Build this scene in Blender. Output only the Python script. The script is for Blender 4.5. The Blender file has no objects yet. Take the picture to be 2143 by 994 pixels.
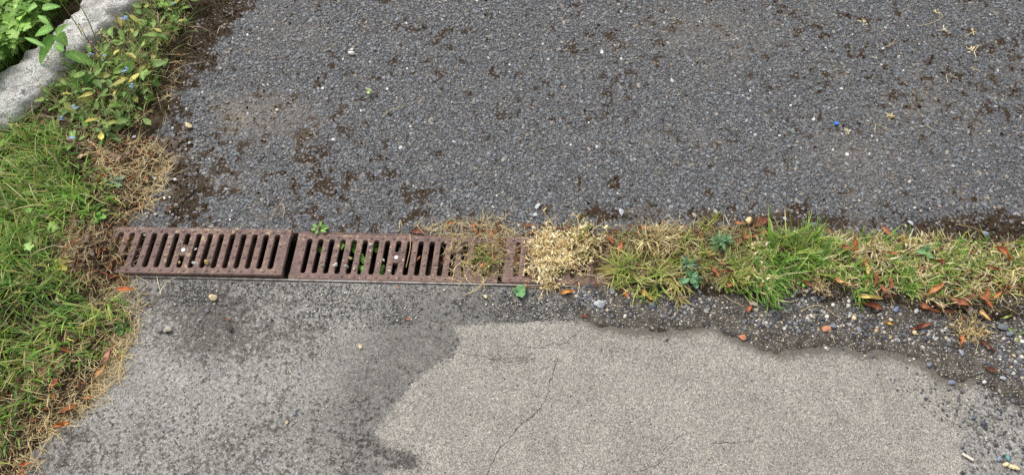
import bpy, math, random
import numpy as np

# ------------------------------------------------------------------ camera, sky, sun, exposure
SC = bpy.context.scene
PITCH = math.radians(62.0)      # looking down
CAM_H = 1.742                   # hand-held phone height
FPX, CX, CY = 1681.0, 1071.5, 497.0
cam = bpy.data.cameras.new('camera')
cam.sensor_width = 36.0
cam.lens = FPX / 2143.0 * 36.0
cam.clip_start = 0.05
cam.clip_end = 400.0
cam_ob = bpy.data.objects.new('camera', cam)
cam_ob.location = (0, 0, CAM_H)
cam_ob.rotation_euler = (math.pi / 2 - PITCH, 0, 0)
SC.collection.objects.link(cam_ob)
SC.camera = cam_ob

SUN_EL, SUN_AZ = math.radians(58), math.radians(-35)   # azimuth from +Y towards +X
world = bpy.data.worlds.new('World')
SC.world = world
world.use_nodes = True
nt = world.node_tree
bg = nt.nodes['Background']
sky = nt.nodes.new('ShaderNodeTexSky')
sky.sky_type = 'NISHITA'
sky.sun_disc = False
sky.sun_elevation = SUN_EL
sky.sun_rotation = SUN_AZ
sky.air_density = 1.0
sky.dust_density = 4.0
sky.ozone_density = 1.0
hs = nt.nodes.new('ShaderNodeHueSaturation')
hs.inputs['Saturation'].default_value = 0.22            # cloud cover: nearly white sky light
nt.links.new(sky.outputs[0], hs.inputs['Color'])
nt.links.new(hs.outputs[0], bg.inputs['Color'])
bg.inputs['Strength'].default_value = 0.15
sun = bpy.data.lights.new('sun', 'SUN')
sun.energy = 1.5
sun.angle = math.radians(24)
sun.color = (1.0, 0.965, 0.91)
sun_ob = bpy.data.objects.new('sun', sun)
sun_ob.rotation_euler = (math.pi / 2 - SUN_EL, 0, math.pi - SUN_AZ)
sun_ob.location = (-1, 2, 4)
SC.collection.objects.link(sun_ob)
vs = SC.view_settings
vs.view_transform = 'Standard'
vs.look = 'None'
vs.gamma = 1.0
vs.use_curve_mapping = False
vs.exposure = 0.34
SC.cycles.use_denoising = False
SC.cycles.max_bounces = 6

# ------------------------------------------------------------------ helpers
rng = np.random.default_rng(11)
random.seed(5)
COL = SC.collection
R = math.radians


def G(px, py, z=0.0):
    """point at height z that the photograph shows at pixel (px, py)"""
    u, v = (px - CX) / FPX, (py - CY) / FPX
    d = (u, math.cos(PITCH) - v * math.sin(PITCH), -math.sin(PITCH) - v * math.cos(PITCH))
    t = (CAM_H - z) / -d[2]
    return np.array([d[0] * t, d[1] * t, z])


def S(r, g, b):
    """sRGB 0-255 to linear"""
    c = np.array([r, g, b], float) / 255
    return np.where(c <= 0.04045, c / 12.92, ((c + 0.055) / 1.055) ** 2.4)


def sstep(x, a, b):
    t = np.clip((x - a) / (b - a), 0, 1)
    return t * t * (3 - 2 * t)


def _hash(ix, iy, seed):
    h = (ix.astype(np.int64) * 374761393 + iy.astype(np.int64) * 668265263 + seed * 974634541) & 0x7fffffff
    h = ((h ^ (h >> 13)) * 1274126177) & 0x7fffffff
    h = h ^ (h >> 16)
    return (h & 0xffff) / 65535.0


def vnoise(x, y, seed=0):
    x = np.asarray(x, float); y = np.asarray(y, float)
    ix, iy = np.floor(x), np.floor(y)
    fx, fy = x - ix, y - iy
    fx = fx * fx * (3 - 2 * fx); fy = fy * fy * (3 - 2 * fy)
    a = _hash(ix, iy, seed); b = _hash(ix + 1, iy, seed)
    c = _hash(ix, iy + 1, seed); d = _hash(ix + 1, iy + 1, seed)
    return (a * (1 - fx) + b * fx) * (1 - fy) + (c * (1 - fx) + d * fx) * fy


def fbm(x, y, freq, octv=4, seed=0):
    s, amp, tot = 0.0, 1.0, 0.0
    for k in range(octv):
        s = s + amp * vnoise(np.asarray(x) * freq + 17.3 * k, np.asarray(y) * freq - 9.1 * k, seed + k)
        tot += amp; amp *= 0.55; freq *= 2.03
    return s / tot


def sd_poly(x, y, pts):
    """signed distance to a closed outline, positive inside"""
    x = np.asarray(x, float); y = np.asarray(y, float)
    pts = np.asarray(pts, float)[:, :2]
    dmin = np.full(x.shape, 1e9); inside = np.zeros(x.shape, bool)
    for (ax, ay), (bx, by) in zip(pts, np.roll(pts, -1, 0)):
        ex, ey = bx - ax, by - ay
        t = np.clip(((x - ax) * ex + (y - ay) * ey) / (ex * ex + ey * ey + 1e-12), 0, 1)
        dmin = np.minimum(dmin, np.hypot(x - ax - t * ex, y - ay - t * ey))
        cr = ((ay > y) != (by > y)) & (x < (bx - ax) * (y - ay) / (by - ay + 1e-12) + ax)
        inside ^= cr
    return np.where(inside, dmin, -dmin)


def blobs(x, y, items):
    """sum of soft spots given as (px, py, radius px, weight[, stretch])"""
    s = np.zeros(np.shape(x))
    for it in items:
        c = G(it[0], it[1]); r = it[2] / 830.0
        st = it[4] if len(it) > 4 else 1.0
        s = s + it[3] * np.exp(-(((x - c[0]) / (r * st)) ** 2 + ((y - c[1]) / r) ** 2))
    return s


def mesh_data(name, V, Fs, col=None, attrs=None, smooth=False, mat=None):
    me = bpy.data.meshes.new(name)
    V = np.asarray(V, np.float32).reshape(-1, 3)
    if not isinstance(Fs, list):
        Fs = [Fs]
    Fs = [np.asarray(f, np.int32) for f in Fs if len(f)]
    me.vertices.add(len(V)); me.vertices.foreach_set('co', V.ravel())
    tot = np.concatenate([np.full(len(f), f.shape[1], np.int32) for f in Fs])
    me.loops.add(int(tot.sum()))
    me.loops.foreach_set('vertex_index', np.concatenate([f.ravel() for f in Fs]))
    me.polygons.add(len(tot))
    me.polygons.foreach_set('loop_start', (np.cumsum(tot) - tot).astype(np.int32))
    me.polygons.foreach_set('use_smooth', np.full(len(tot), bool(smooth)))
    if col is not None:
        a = me.attributes.new('col', 'FLOAT_COLOR', 'POINT')
        c = np.ones((len(V), 4), np.float32); c[:, :3] = col
        a.data.foreach_set('color', c.ravel())
    for k, v in (attrs or {}).items():
        a = me.attributes.new(k, 'FLOAT', 'POINT')
        a.data.foreach_set('value', np.asarray(v, np.float32).ravel())
    me.update(calc_edges=True)
    if mat is not None:
        me.materials.append(mat)
    return me


def ob(name, me, parent=None, loc=(0, 0, 0), rot=(0, 0, 0)):
    o = bpy.data.objects.new(name, me)
    COL.objects.link(o)
    o.location = loc; o.rotation_euler = rot
    if parent is not None:
        o.parent = parent
    return o


def empty(name, loc=(0, 0, 0), rot=(0, 0, 0)):
    o = ob(name, None, None, loc, rot)
    o.empty_display_size = 0.02
    return o


def tag(o, label, cat, group=None):
    o['label'] = label; o['category'] = cat
    if group:
        o['group'] = group
    return o


def kind(o, k, label=None, cat=None):
    o['kind'] = k
    if label:
        o['label'] = label
    if cat:
        o['category'] = cat
    return o


class Pile:
    """collects vertices, faces and colours for one mesh"""
    def __init__(self):
        self.V, self.F3, self.F4, self.C, self.n = [], [], [], [], 0

    def add(self, V, F, col):
        V = np.asarray(V, float).reshape(-1, 3)
        for f in (F if isinstance(F, list) else [F]):
            f = np.asarray(f, np.int64)
            if len(f):
                (self.F3 if f.shape[1] == 3 else self.F4).append(f + self.n)
        c = np.asarray(col, float)
        self.C.append(np.broadcast_to(c, V.shape) if c.ndim == 1 else c)
        self.V.append(V); self.n += len(V)
        return self

    def data(self, name, mat, smooth=True, origin=(0, 0, 0)):
        Fs = []
        if self.F3: Fs.append(np.concatenate(self.F3))
        if self.F4: Fs.append(np.concatenate(self.F4))
        return mesh_data(name, np.concatenate(self.V) - np.asarray(origin, float), Fs, np.concatenate(self.C), smooth=smooth, mat=mat)


def grid_faces(nu, nv):
    i = np.arange(nu * nv).reshape(nu, nv)
    return np.stack([i[:-1, :-1], i[1:, :-1], i[1:, 1:], i[:-1, 1:]], -1).reshape(-1, 4)


def rotz(V, a):
    c, s = math.cos(a), math.sin(a)
    V = np.asarray(V, float)
    return np.stack([V[..., 0] * c - V[..., 1] * s, V[..., 0] * s + V[..., 1] * c, V[..., 2]], -1)


def box(x0, x1, y0, y1, z0, z1, bev=0.0):
    """box with bevelled top edges"""
    b = bev
    V = [(x0, y0, z0), (x1, y0, z0), (x1, y1, z0), (x0, y1, z0),
         (x0, y0, z1 - b), (x1, y0, z1 - b), (x1, y1, z1 - b), (x0, y1, z1 - b),
         (x0 + b, y0 + b, z1), (x1 - b, y0 + b, z1), (x1 - b, y1 - b, z1), (x0 + b, y1 - b, z1)]
    F = [(3, 2, 1, 0), (0, 1, 5, 4), (1, 2, 6, 5), (2, 3, 7, 6), (3, 0, 4, 7),
         (4, 5, 9, 8), (5, 6, 10, 9), (6, 7, 11, 10), (7, 4, 8, 11), (8, 9, 10, 11)]
    return np.array(V, float), np.array(F)


def disc(r, z0, z1, n=12, bev=0.0, c=(0, 0)):
    a = np.linspace(0, 2 * np.pi, n, endpoint=False)
    ring = lambda rr, z: np.stack([c[0] + rr * np.cos(a), c[1] + rr * np.sin(a), np.full(n, z)], -1)
    V = np.concatenate([ring(r, z0), ring(r, z1 - bev), ring(r - bev, z1), [[c[0], c[1], z1]]])
    i = np.arange(n); j = (i + 1) % n
    F4 = np.concatenate([np.stack([i, j, n + j, n + i], -1), np.stack([n + i, n + j, 2 * n + j, 2 * n + i], -1)])
    F3 = np.stack([2 * n + i, 2 * n + j, np.full(n, 3 * n)], -1)
    return V, [F4, F3]


def tube(P, r0, r1, n=5):
    P = np.asarray(P, float); m = len(P)
    T = np.gradient(P, axis=0); T /= np.linalg.norm(T, axis=1)[:, None] + 1e-9
    up = np.array([0.3, 0.2, 1.0])
    A = np.cross(T, up); A /= np.linalg.norm(A, axis=1)[:, None] + 1e-9
    B = np.cross(A, T)
    rr = np.linspace(r0, r1, m)[:, None, None]
    a = np.linspace(0, 2 * np.pi, n, endpoint=False)[None, :, None]
    V = P[:, None, :] + rr * (np.cos(a) * A[:, None, :] + np.sin(a) * B[:, None, :])
    i = np.arange(m * n).reshape(m, n)
    F = np.stack([i[:-1], np.roll(i[:-1], -1, 1), np.roll(i[1:], -1, 1), i[1:]], -1).reshape(-1, 4)
    return V.reshape(-1, 3), F


def smooth_path(P, n=10):
    P = np.asarray(P, float); m = len(P)
    Q = np.concatenate([[2 * P[0] - P[1]], P, [2 * P[-1] - P[-2]]])
    out = []
    for k in range(m - 1):
        p0, p1, p2, p3 = Q[k:k + 4]
        for t in np.linspace(0, 1, n, endpoint=False):
            out.append(0.5 * (2 * p1 + (p2 - p0) * t + (2 * p0 - 5 * p1 + 4 * p2 - p3) * t * t + (3 * p1 - p0 - 3 * p2 + p3) * t ** 3))
    out.append(P[-1])
    return np.array(out)


def blades(root, az, L, W, lean, curl, c0, c1, seg=4, twist=0.0, floor=None):
    """ribbons with 2(seg)+1 vertices each; arrays of length N"""
    root = np.asarray(root, float); N = len(root)
    f = lambda a: np.broadcast_to(np.asarray(a, float), (N,))
    az, L, W, lean, curl, twist = map(f, (az, L, W, lean, curl, twist))
    c0 = np.broadcast_to(np.asarray(c0, float), (N, 3)); c1 = np.broadcast_to(np.asarray(c1, float), (N, 3))
    P = root.copy(); V = []; C = []
    for k in range(seg + 1):
        t = k / seg
        a = az + twist * t
        w = W * 0.5 * (1 - t ** 1.6) * (0.55 + 0.9 * min(t * 3, 0.5))
        side = np.stack([-np.sin(a), np.cos(a), 0.25 * np.sin(a * 3 + t * 2)], -1)
        if floor is not None:
            P[:, 2] = np.maximum(P[:, 2], floor + 0.0006 + 0.0012 * k)
        c = c0 * (1 - t) + c1 * t
        if k < seg:
            V += [P - side * w[:, None], P + side * w[:, None]]; C += [c, c]
        else:
            V.append(P.copy()); C.append(c)
        th = lean + curl * t
        st = (L / seg)[:, None]
        P = P + st * np.stack([np.sin(th) * np.cos(a), np.sin(th) * np.sin(a), np.cos(th)], -1)
    V = np.stack(V, 1); C = np.stack(C, 1); nv = 2 * seg + 1
    b = (np.arange(N) * nv)[:, None]
    F4 = np.concatenate([b + np.array([2 * k, 2 * k + 1, 2 * k + 3, 2 * k + 2])[None] for k in range(seg - 1)])
    F3 = b + np.array([2 * seg - 2, 2 * seg - 1, 2 * seg])[None]
    return V.reshape(-1, 3), [F4, F3], C.reshape(-1, 3)


def leaf(L, W, shape='lance', roll=0.3, bend=0.0, fold=0.0, serr=0.0, n=9, wav=0.0, seed=0):
    """one leaf along +x from the origin: 5 columns, curled across (roll) and along (bend)"""
    t = np.linspace(0, 1, n)
    if shape == 'lance': hw = np.sin(np.pi * t ** 0.85) ** 0.9
    elif shape == 'ovate': hw = np.sin(np.pi * t ** 0.62) ** 0.75
    elif shape == 'heart': hw = np.where(t < 0.15, 0.55 + 0.45 * np.sqrt(np.clip(t / 0.15, 0, 1)), np.clip(1 - ((t - 0.15) / 0.85) ** 1.5, 0, 1))
    elif shape == 'spat': hw = 0.18 + 0.82 * np.sin(np.pi * np.clip((t - 0.15) / 0.85, 0, 1) ** 1.5) ** 0.8; hw = hw * np.where(t > 0.97, 0.3, 1)
    else: hw = np.sin(np.pi * t) ** 0.6
    if serr:
        hw = hw * (1 + serr * np.where(np.arange(n) % 2 == 0, 1, -1) * (t > 0.06) * (t < 0.95))
    hw = np.maximum(hw * W / 2, W * 0.015)
    s = np.array([-1, -0.5, 0, 0.5, 1.0])
    ph = s[None] * max(roll, 1e-3)
    y = hw[:, None] / max(roll, 1e-3) * np.sin(ph)
    z = hw[:, None] / max(roll, 1e-3) * (1 - np.cos(ph)) + fold * np.abs(s)[None] * hw[:, None]
    if wav:
        rs = np.random.default_rng(seed)
        z = z + wav * hw[:, None] * np.sin(t[:, None] * 9 + rs.uniform(0, 6) + s[None] * 2)
    b = bend if abs(bend) > 1e-3 else 1e-3
    x = L / b * np.sin(t * b); zz = L / b * (1 - np.cos(t * b))
    X = x[:, None] - z * np.sin(t * b)[:, None]
    Z = zz[:, None] + z * np.cos(t * b)[:, None]
    return np.stack([X, y, Z], -1).reshape(-1, 3), grid_faces(n, 5)


def orient(V, A, B, up=(0, 0, 1), tilt=0.0):
    """leaf frame: +x from A towards B"""
    A = np.asarray(A, float); x = np.asarray(B, float) - A; x /= np.linalg.norm(x) + 1e-9
    y = np.cross(up, x); y /= np.linalg.norm(y) + 1e-9
    z = np.cross(x, y)
    y, z = y * math.cos(tilt) + z * math.sin(tilt), z * math.cos(tilt) - y * math.sin(tilt)
    return A + V[:, :1] * x + V[:, 1:2] * y + V[:, 2:] * z


def palm(Rad, lobes=5, n=30, cup=0.15, rs=None):
    """round lobed leaf (cranesbill) around the origin, fan of triangles"""
    a = np.linspace(-np.pi * 0.92, np.pi * 0.92, n)
    r = Rad * (0.45 + 0.55 * np.abs(np.cos(a * lobes / 2)) ** 0.5) * (1 + 0.12 * np.cos(a * lobes * 3))
    V = np.concatenate([[[0, 0, 0]], np.stack([r * np.cos(a), r * np.sin(a), cup * r * (0.6 + 0.8 * np.abs(np.sin(a * lobes / 2)))], -1)])
    i = np.arange(1, n)
    return V, np.stack([np.zeros(n - 1, int), i, i + 1], -1)


def _ico(sub):
    p = (1 + 5 ** 0.5) / 2
    V = [(-1, p, 0), (1, p, 0), (-1, -p, 0), (1, -p, 0), (0, -1, p), (0, 1, p), (0, -1, -p), (0, 1, -p), (p, 0, -1), (p, 0, 1), (-p, 0, -1), (-p, 0, 1)]
    F = [(0, 11, 5), (0, 5, 1), (0, 1, 7), (0, 7, 10), (0, 10, 11), (1, 5, 9), (5, 11, 4), (11, 10, 2), (10, 7, 6), (7, 1, 8),
         (3, 9, 4), (3, 4, 2), (3, 2, 6), (3, 6, 8), (3, 8, 9), (4, 9, 5), (2, 4, 11), (6, 2, 10), (8, 6, 7), (9, 8, 1)]
    V = [np.array(v) / np.linalg.norm(v) for v in V]
    for _ in range(sub):
        mid, F2 = {}, []
        def m(a, b):
            k = (min(a, b), max(a, b))
            if k not in mid:
                q = V[a] + V[b]; V.append(q / np.linalg.norm(q)); mid[k] = len(V) - 1
            return mid[k]
        for a, b, c in F:
            x, y, z = m(a, b), m(b, c), m(c, a)
            F2 += [(a, x, z), (b, y, x), (c, z, y), (x, y, z)]
        F = F2
    return np.array(V), np.array(F)


ICO = [_ico(k) for k in range(3)]


def rock(seed, sub=1, cuts=9, rough=0.08):
    """angular pebble of unit radius: a ball shaved by random planes"""
    rs = np.random.default_rng(seed)
    V, F = ICO[sub][0].copy(), ICO[sub][1]
    for _ in range(cuts):
        nrm = rs.normal(size=3); nrm /= np.linalg.norm(nrm)
        d = rs.uniform(0.5, 0.88)
        ex = np.clip(V @ nrm - d, 0, None)
        V -= ex[:, None] * nrm
    V *= 1 + rough * (rs.random((len(V), 1)) - 0.5)
    return V, F


# ------------------------------------------------------------------ materials (all procedural)
def new_mat(name):
    m = bpy.data.materials.new(name); m.use_nodes = True
    n = m.node_tree.nodes; l = m.node_tree.links
    return m, n, l, n['Principled BSDF']


def attr(n, name):
    a = n.new('ShaderNodeAttribute'); a.attribute_name = name
    return a


def coords(n):
    return n.new('ShaderNodeNewGeometry').outputs['Position']


def noise(n, l, vec, scale, detail=4, rough=0.55):
    t = n.new('ShaderNodeTexNoise'); t.inputs['Scale'].default_value = scale
    t.inputs['Detail'].default_value = detail; t.inputs['Roughness'].default_value = rough
    l.new(vec, t.inputs['Vector'])
    return t.outputs['Fac']


def voro(n, l, vec, scale, out='Color', feat='F1'):
    t = n.new('ShaderNodeTexVoronoi'); t.feature = feat; t.inputs['Scale'].default_value = scale
    l.new(vec, t.inputs['Vector'])
    return t.outputs[out]


def ramp(n, l, fac, stops, interp='LINEAR'):
    r = n.new('ShaderNodeValToRGB'); r.color_ramp.interpolation = interp
    e = r.color_ramp.elements
    for k, (p, c) in enumerate(stops):
        el = e[k] if k < 2 else e.new(p)
        el.position = p
        c = (c, c, c) if isinstance(c, (int, float)) else c
        el.color = (c[0], c[1], c[2], 1)
    l.new(fac, r.inputs['Fac'])
    return r.outputs['Color']


def mixc(n, l, fac, a, b, mode='MIX'):
    m = n.new('ShaderNodeMix'); m.data_type = 'RGBA'; m.blend_type = mode
    for sock, v in ((m.inputs[0], fac), (m.inputs[6], a), (m.inputs[7], b)):
        if isinstance(v, bpy.types.NodeSocket): l.new(v, sock)
        elif isinstance(v, (int, float)): sock.default_value = v if sock == m.inputs[0] else (v, v, v, 1)
        else: sock.default_value = (v[0], v[1], v[2], 1)
    return m.outputs[2]


def mth(n, l, op, a, b=0.0, c=None):
    m = n.new('ShaderNodeMath'); m.operation = op
    for s, v in zip(m.inputs, (a, b, c)):
        if v is None: continue
        if isinstance(v, bpy.types.NodeSocket): l.new(v, s)
        else: s.default_value = v
    return m.outputs[0]


def mrange(n, l, v, a, b, x=0.0, y=1.0):
    m = n.new('ShaderNodeMapRange'); m.interpolation_type = 'SMOOTHSTEP'
    l.new(v, m.inputs[0])
    for k, q in enumerate((a, b, x, y)): m.inputs[k + 1].default_value = q
    return m.outputs[0]


def bump(n, l, h, strength, dist, prev=None):
    b = n.new('ShaderNodeBump'); b.inputs['Strength'].default_value = strength; b.inputs['Distance'].default_value = dist
    l.new(h, b.inputs['Height'])
    if prev is not None: l.new(prev, b.inputs['Normal'])
    return b.outputs['Normal']


def mat_col(name, rough=0.75, grain=0.35, scale=600, transl=0.0, spec=0.3, bstr=0.4, bdist=0.0006):
    """material that takes its colour per piece from 'col', broken up by a fine noise"""
    m, n, l, p = new_mat(name)
    a = attr(n, 'col'); pos = coords(n)
    ns = noise(n, l, pos, scale, 3)
    c = mixc(n, l, 1.0, a.outputs['Color'], ramp(n, l, ns, [(0.25, 1 - grain), (0.75, 1 + grain)]), 'MULTIPLY')
    l.new(c, p.inputs['Base Color'])
    p.inputs['Roughness'].default_value = rough
    p.inputs['Specular IOR Level'].default_value = spec
    if bstr: l.new(bump(n, l, ns, bstr, bdist), p.inputs['Normal'])
    if transl:
        tr = n.new('ShaderNodeBsdfTranslucent'); l.new(c, tr.inputs['Color'])
        mx = n.new('ShaderNodeMixShader'); mx.inputs[0].default_value = transl
        l.new(p.outputs[0], mx.inputs[1]); l.new(tr.outputs[0], mx.inputs[2])
        l.new(mx.outputs[0], n['Material Output'].inputs['Surface'])
    return m


M_CHIP = mat_col('asphalt_stone', 0.6, 0.3, 500, spec=0.35)
M_STONE = mat_col('loose_stone', 0.65, 0.28, 420, spec=0.35)
M_BLADE = mat_col('grass_blade', 0.5, 0.15, 200, transl=0.35, spec=0.35, bstr=0)
M_DRY = mat_col('dry_plant', 0.75, 0.2, 300, transl=0.2, spec=0.2, bstr=0)
M_LEAF = mat_col('green_leaf', 0.5, 0.22, 260, transl=0.25, spec=0.4, bstr=0.5, bdist=0.0012)
M_DEAD = mat_col('dead_leaf', 0.7, 0.35, 220, transl=0.08, spec=0.25, bstr=0.6, bdist=0.001)
M_MISC = mat_col('plain_matter', 0.55, 0.1, 300, spec=0.4, bstr=0)


def mat_asphalt():
    m, n, l, p = new_mat('asphalt_binder')
    pos = coords(n)
    fine = voro(n, l, pos, 420, 'Color')
    bw = n.new('ShaderNodeRGBToBW'); l.new(fine, bw.inputs[0])
    base = ramp(n, l, bw.outputs[0], [(0.2, (0.03, 0.03, 0.031)), (0.55, (0.085, 0.085, 0.087)), (0.8, (0.17, 0.17, 0.172)), (0.95, (0.34, 0.33, 0.31))])
    ns = noise(n, l, pos, 140, 4)
    moss = mixc(n, l, ns, (0.014, 0.010, 0.006), (0.075, 0.048, 0.030))
    mk = mrange(n, l, mth(n, l, 'ADD', attr(n, 'moss').outputs['Fac'], mth(n, l, 'MULTIPLY', ns, 0.3)), 0.45, 0.7)
    c = mixc(n, l, mk, base, moss)
    dk = mth(n, l, 'MULTIPLY', attr(n, 'dust').outputs['Fac'], mrange(n, l, noise(n, l, pos, 60, 5), 0.35, 0.6))
    c = mixc(n, l, dk, c, (0.30, 0.245, 0.185))
    l.new(c, p.inputs['Base Color'])
    p.inputs['Roughness'].default_value = 0.85
    p.inputs['Specular IOR Level'].default_value = 0.2
    l.new(bump(n, l, bw.outputs[0], 0.6, 0.002, bump(n, l, ns, 0.8, 0.004)), p.inputs['Normal'])
    return m


def mat_asphalt_far():
    m, n, l, p = new_mat('asphalt_open')
    pos = coords(n)
    bw = n.new('ShaderNodeRGBToBW'); l.new(voro(n, l, pos, 110, 'Color'), bw.inputs[0])
    d = voro(n, l, pos, 110, 'Distance')
    c = ramp(n, l, bw.outputs[0], [(0.2, (0.06, 0.06, 0.063)), (0.6, (0.14, 0.14, 0.145)), (0.92, (0.3, 0.29, 0.28))])
    l.new(mixc(n, l, mrange(n, l, d, 0.35, 0.7), c, (0.02, 0.02, 0.02)), p.inputs['Base Color'])
    p.inputs['Roughness'].default_value = 0.8
    l.new(bump(n, l, d, -1.0, 0.004), p.inputs['Normal'])
    return m


def mat_concrete():
    m, n, l, p = new_mat('weathered_concrete')
    pos = coords(n)
    g1 = n.new('ShaderNodeRGBToBW'); l.new(voro(n, l, pos, 430, 'Color'), g1.inputs[0])
    g2 = n.new('ShaderNodeRGBToBW'); l.new(voro(n, l, pos, 170, 'Color'), g2.inputs[0])
    hue = noise(n, l, pos, 330, 2)
    n_big = noise(n, l, pos, 9, 5, 0.6); n_mid = noise(n, l, pos, 38, 6, 0.68); n_fin = noise(n, l, pos, 150, 4, 0.65)
    # pale sandy screed
    la = ramp(n, l, g1.outputs[0], [(0.12, (0.065, 0.06, 0.055)), (0.35, (0.225, 0.21, 0.183)), (0.6, (0.35, 0.325, 0.285)), (0.85, (0.58, 0.54, 0.465))])
    la = mixc(n, l, 0.4, la, ramp(n, l, hue, [(0.35, (0.245, 0.248, 0.248)), (0.65, (0.38, 0.342, 0.285))]))
    la = mixc(n, l, 1.0, la, ramp(n, l, n_big, [(0.3, 0.84), (0.7, 1.1)]), 'MULTIPLY')
    la = mixc(n, l, 1.0, la, ramp(n, l, n_mid, [(0.25, 0.86), (0.75, 1.1)]), 'MULTIPLY')
    # old grey concrete
    da = ramp(n, l, g1.outputs[0], [(0.12, (0.08, 0.08, 0.08)), (0.35, (0.225, 0.218, 0.208)), (0.65, (0.345, 0.332, 0.31)), (0.9, (0.56, 0.54, 0.49))])
    da = mixc(n, l, 0.5, da, ramp(n, l, n_fin, [(0.34, (0.13, 0.127, 0.122)), (0.5, (0.29, 0.287, 0.28)), (0.66, (0.46, 0.45, 0.43))]))
    da = mixc(n, l, 1.0, da, ramp(n, l, n_mid, [(0.3, 0.7), (0.7, 1.25)]), 'MULTIPLY')
    da = mixc(n, l, 1.0, da, ramp(n, l, n_big, [(0.3, 0.85), (0.7, 1.15)]), 'MULTIPLY')
    da = mixc(n, l, 1.0, da, (1.04, 1.02, 0.995), 'MULTIPLY')
    # dark lichen and algae crust in small ragged scabs
    bl = attr(n, 'blot').outputs['Fac']
    n_scab = noise(n, l, pos, 130, 6, 0.75)
    k = mth(n, l, 'ADD', mth(n, l, 'ADD', n_scab, mth(n, l, 'MULTIPLY', n_mid, 0.8)), mth(n, l, 'MULTIPLY', bl, 0.33))
    da = mixc(n, l, mth(n, l, 'MULTIPLY', mrange(n, l, k, 0.905, 0.985), mrange(n, l, n_fin, 0.3, 0.65, 0.92, 0.6)), da, mixc(n, l, g2.outputs[0], (0.022, 0.018, 0.015), (0.1, 0.088, 0.074)))
    # darker weathering tide beside the screed
    st = attr(n, 'stain').outputs['Fac']
    stm = mth(n, l, 'MINIMUM', mth(n, l, 'MULTIPLY', st, mrange(n, l, mth(n, l, 'ADD', n_mid, mth(n, l, 'MULTIPLY', n_big, 0.6)), 0.6, 0.95, 0.35, 1.15)), 1.0)
    da = mixc(n, l, stm, da, mixc(n, l, 1.0, da, (0.52, 0.515, 0.51), 'MULTIPLY'))
    # outline of the screed, frayed by noise
    li = attr(n, 'light').outputs['Fac']
    e = mth(n, l, 'ADD', li, mth(n, l, 'MULTIPLY', mth(n, l, 'SUBTRACT', n_mid, 0.5), 0.035))
    e = mth(n, l, 'ADD', e, mth(n, l, 'MULTIPLY', mth(n, l, 'SUBTRACT', n_fin, 0.5), 0.03))
    c = mixc(n, l, mrange(n, l, e, -0.002, 0.004), da, la)
    dm = mrange(n, l, mth(n, l, 'ADD', attr(n, 'dirt').outputs['Fac'], mth(n, l, 'ADD', mth(n, l, 'MULTIPLY', mth(n, l, 'SUBTRACT', n_mid, 0.5), 0.9), mth(n, l, 'MULTIPLY', mth(n, l, 'SUBTRACT', n_scab, 0.5), 1.4))), 0.25, 0.8, 0, 0.8)
    c = mixc(n, l, dm, c, (0.105, 0.092, 0.075))
    sp = attr(n, 'spot').outputs['Fac']
    c = mixc(n, l, mrange(n, l, mth(n, l, 'ADD', sp, mth(n, l, 'MULTIPLY', mth(n, l, 'SUBTRACT', n_scab, 0.5), 2.6)), 0.42, 0.75, 0, 0.65), c, (0.06, 0.055, 0.05))
    l.new(c, p.inputs['Base Color'])
    p.inputs['Roughness'].default_value = 0.9
    p.inputs['Specular IOR Level'].default_value = 0.2
    b1 = bump(n, l, n_scab, 0.5, 0.004, bump(n, l, g1.outputs[0], 0.5, 0.0014))
    b2 = bump(n, l, mixc(n, l, mrange(n, l, e, -0.004, 0.006), n_mid, n_fin), 0.5, 0.006, b1)
    l.new(b2, p.inputs['Normal'])
    return m


def mat_soil(name, a, b, c, stone=0.85):
    m, n, l, p = new_mat(name)
    pos = coords(n)
    n1 = noise(n, l, pos, 45, 6, 0.65); n2 = noise(n, l, pos, 260, 4, 0.65)
    col = mixc(n, l, mrange(n, l, n1, 0.35, 0.65), a, b)
    col = mixc(n, l, 1.0, col, ramp(n, l, n2, [(0.3, 0.45), (0.7, 1.5)]), 'MULTIPLY')
    g = n.new('ShaderNodeRGBToBW'); l.new(voro(n, l, pos, 380, 'Color'), g.inputs[0])
    col = mixc(n, l, mrange(n, l, g.outputs[0], stone, stone + 0.06), col, c)
    l.new(col, p.inputs['Base Color'])
    p.inputs['Roughness'].default_value = 0.95
    p.inputs['Specular IOR Level'].default_value = 0.1
    l.new(bump(n, l, n2, 0.9, 0.004, bump(n, l, g.outputs[0], 0.4, 0.002)), p.inputs['Normal'])
    return m


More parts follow.
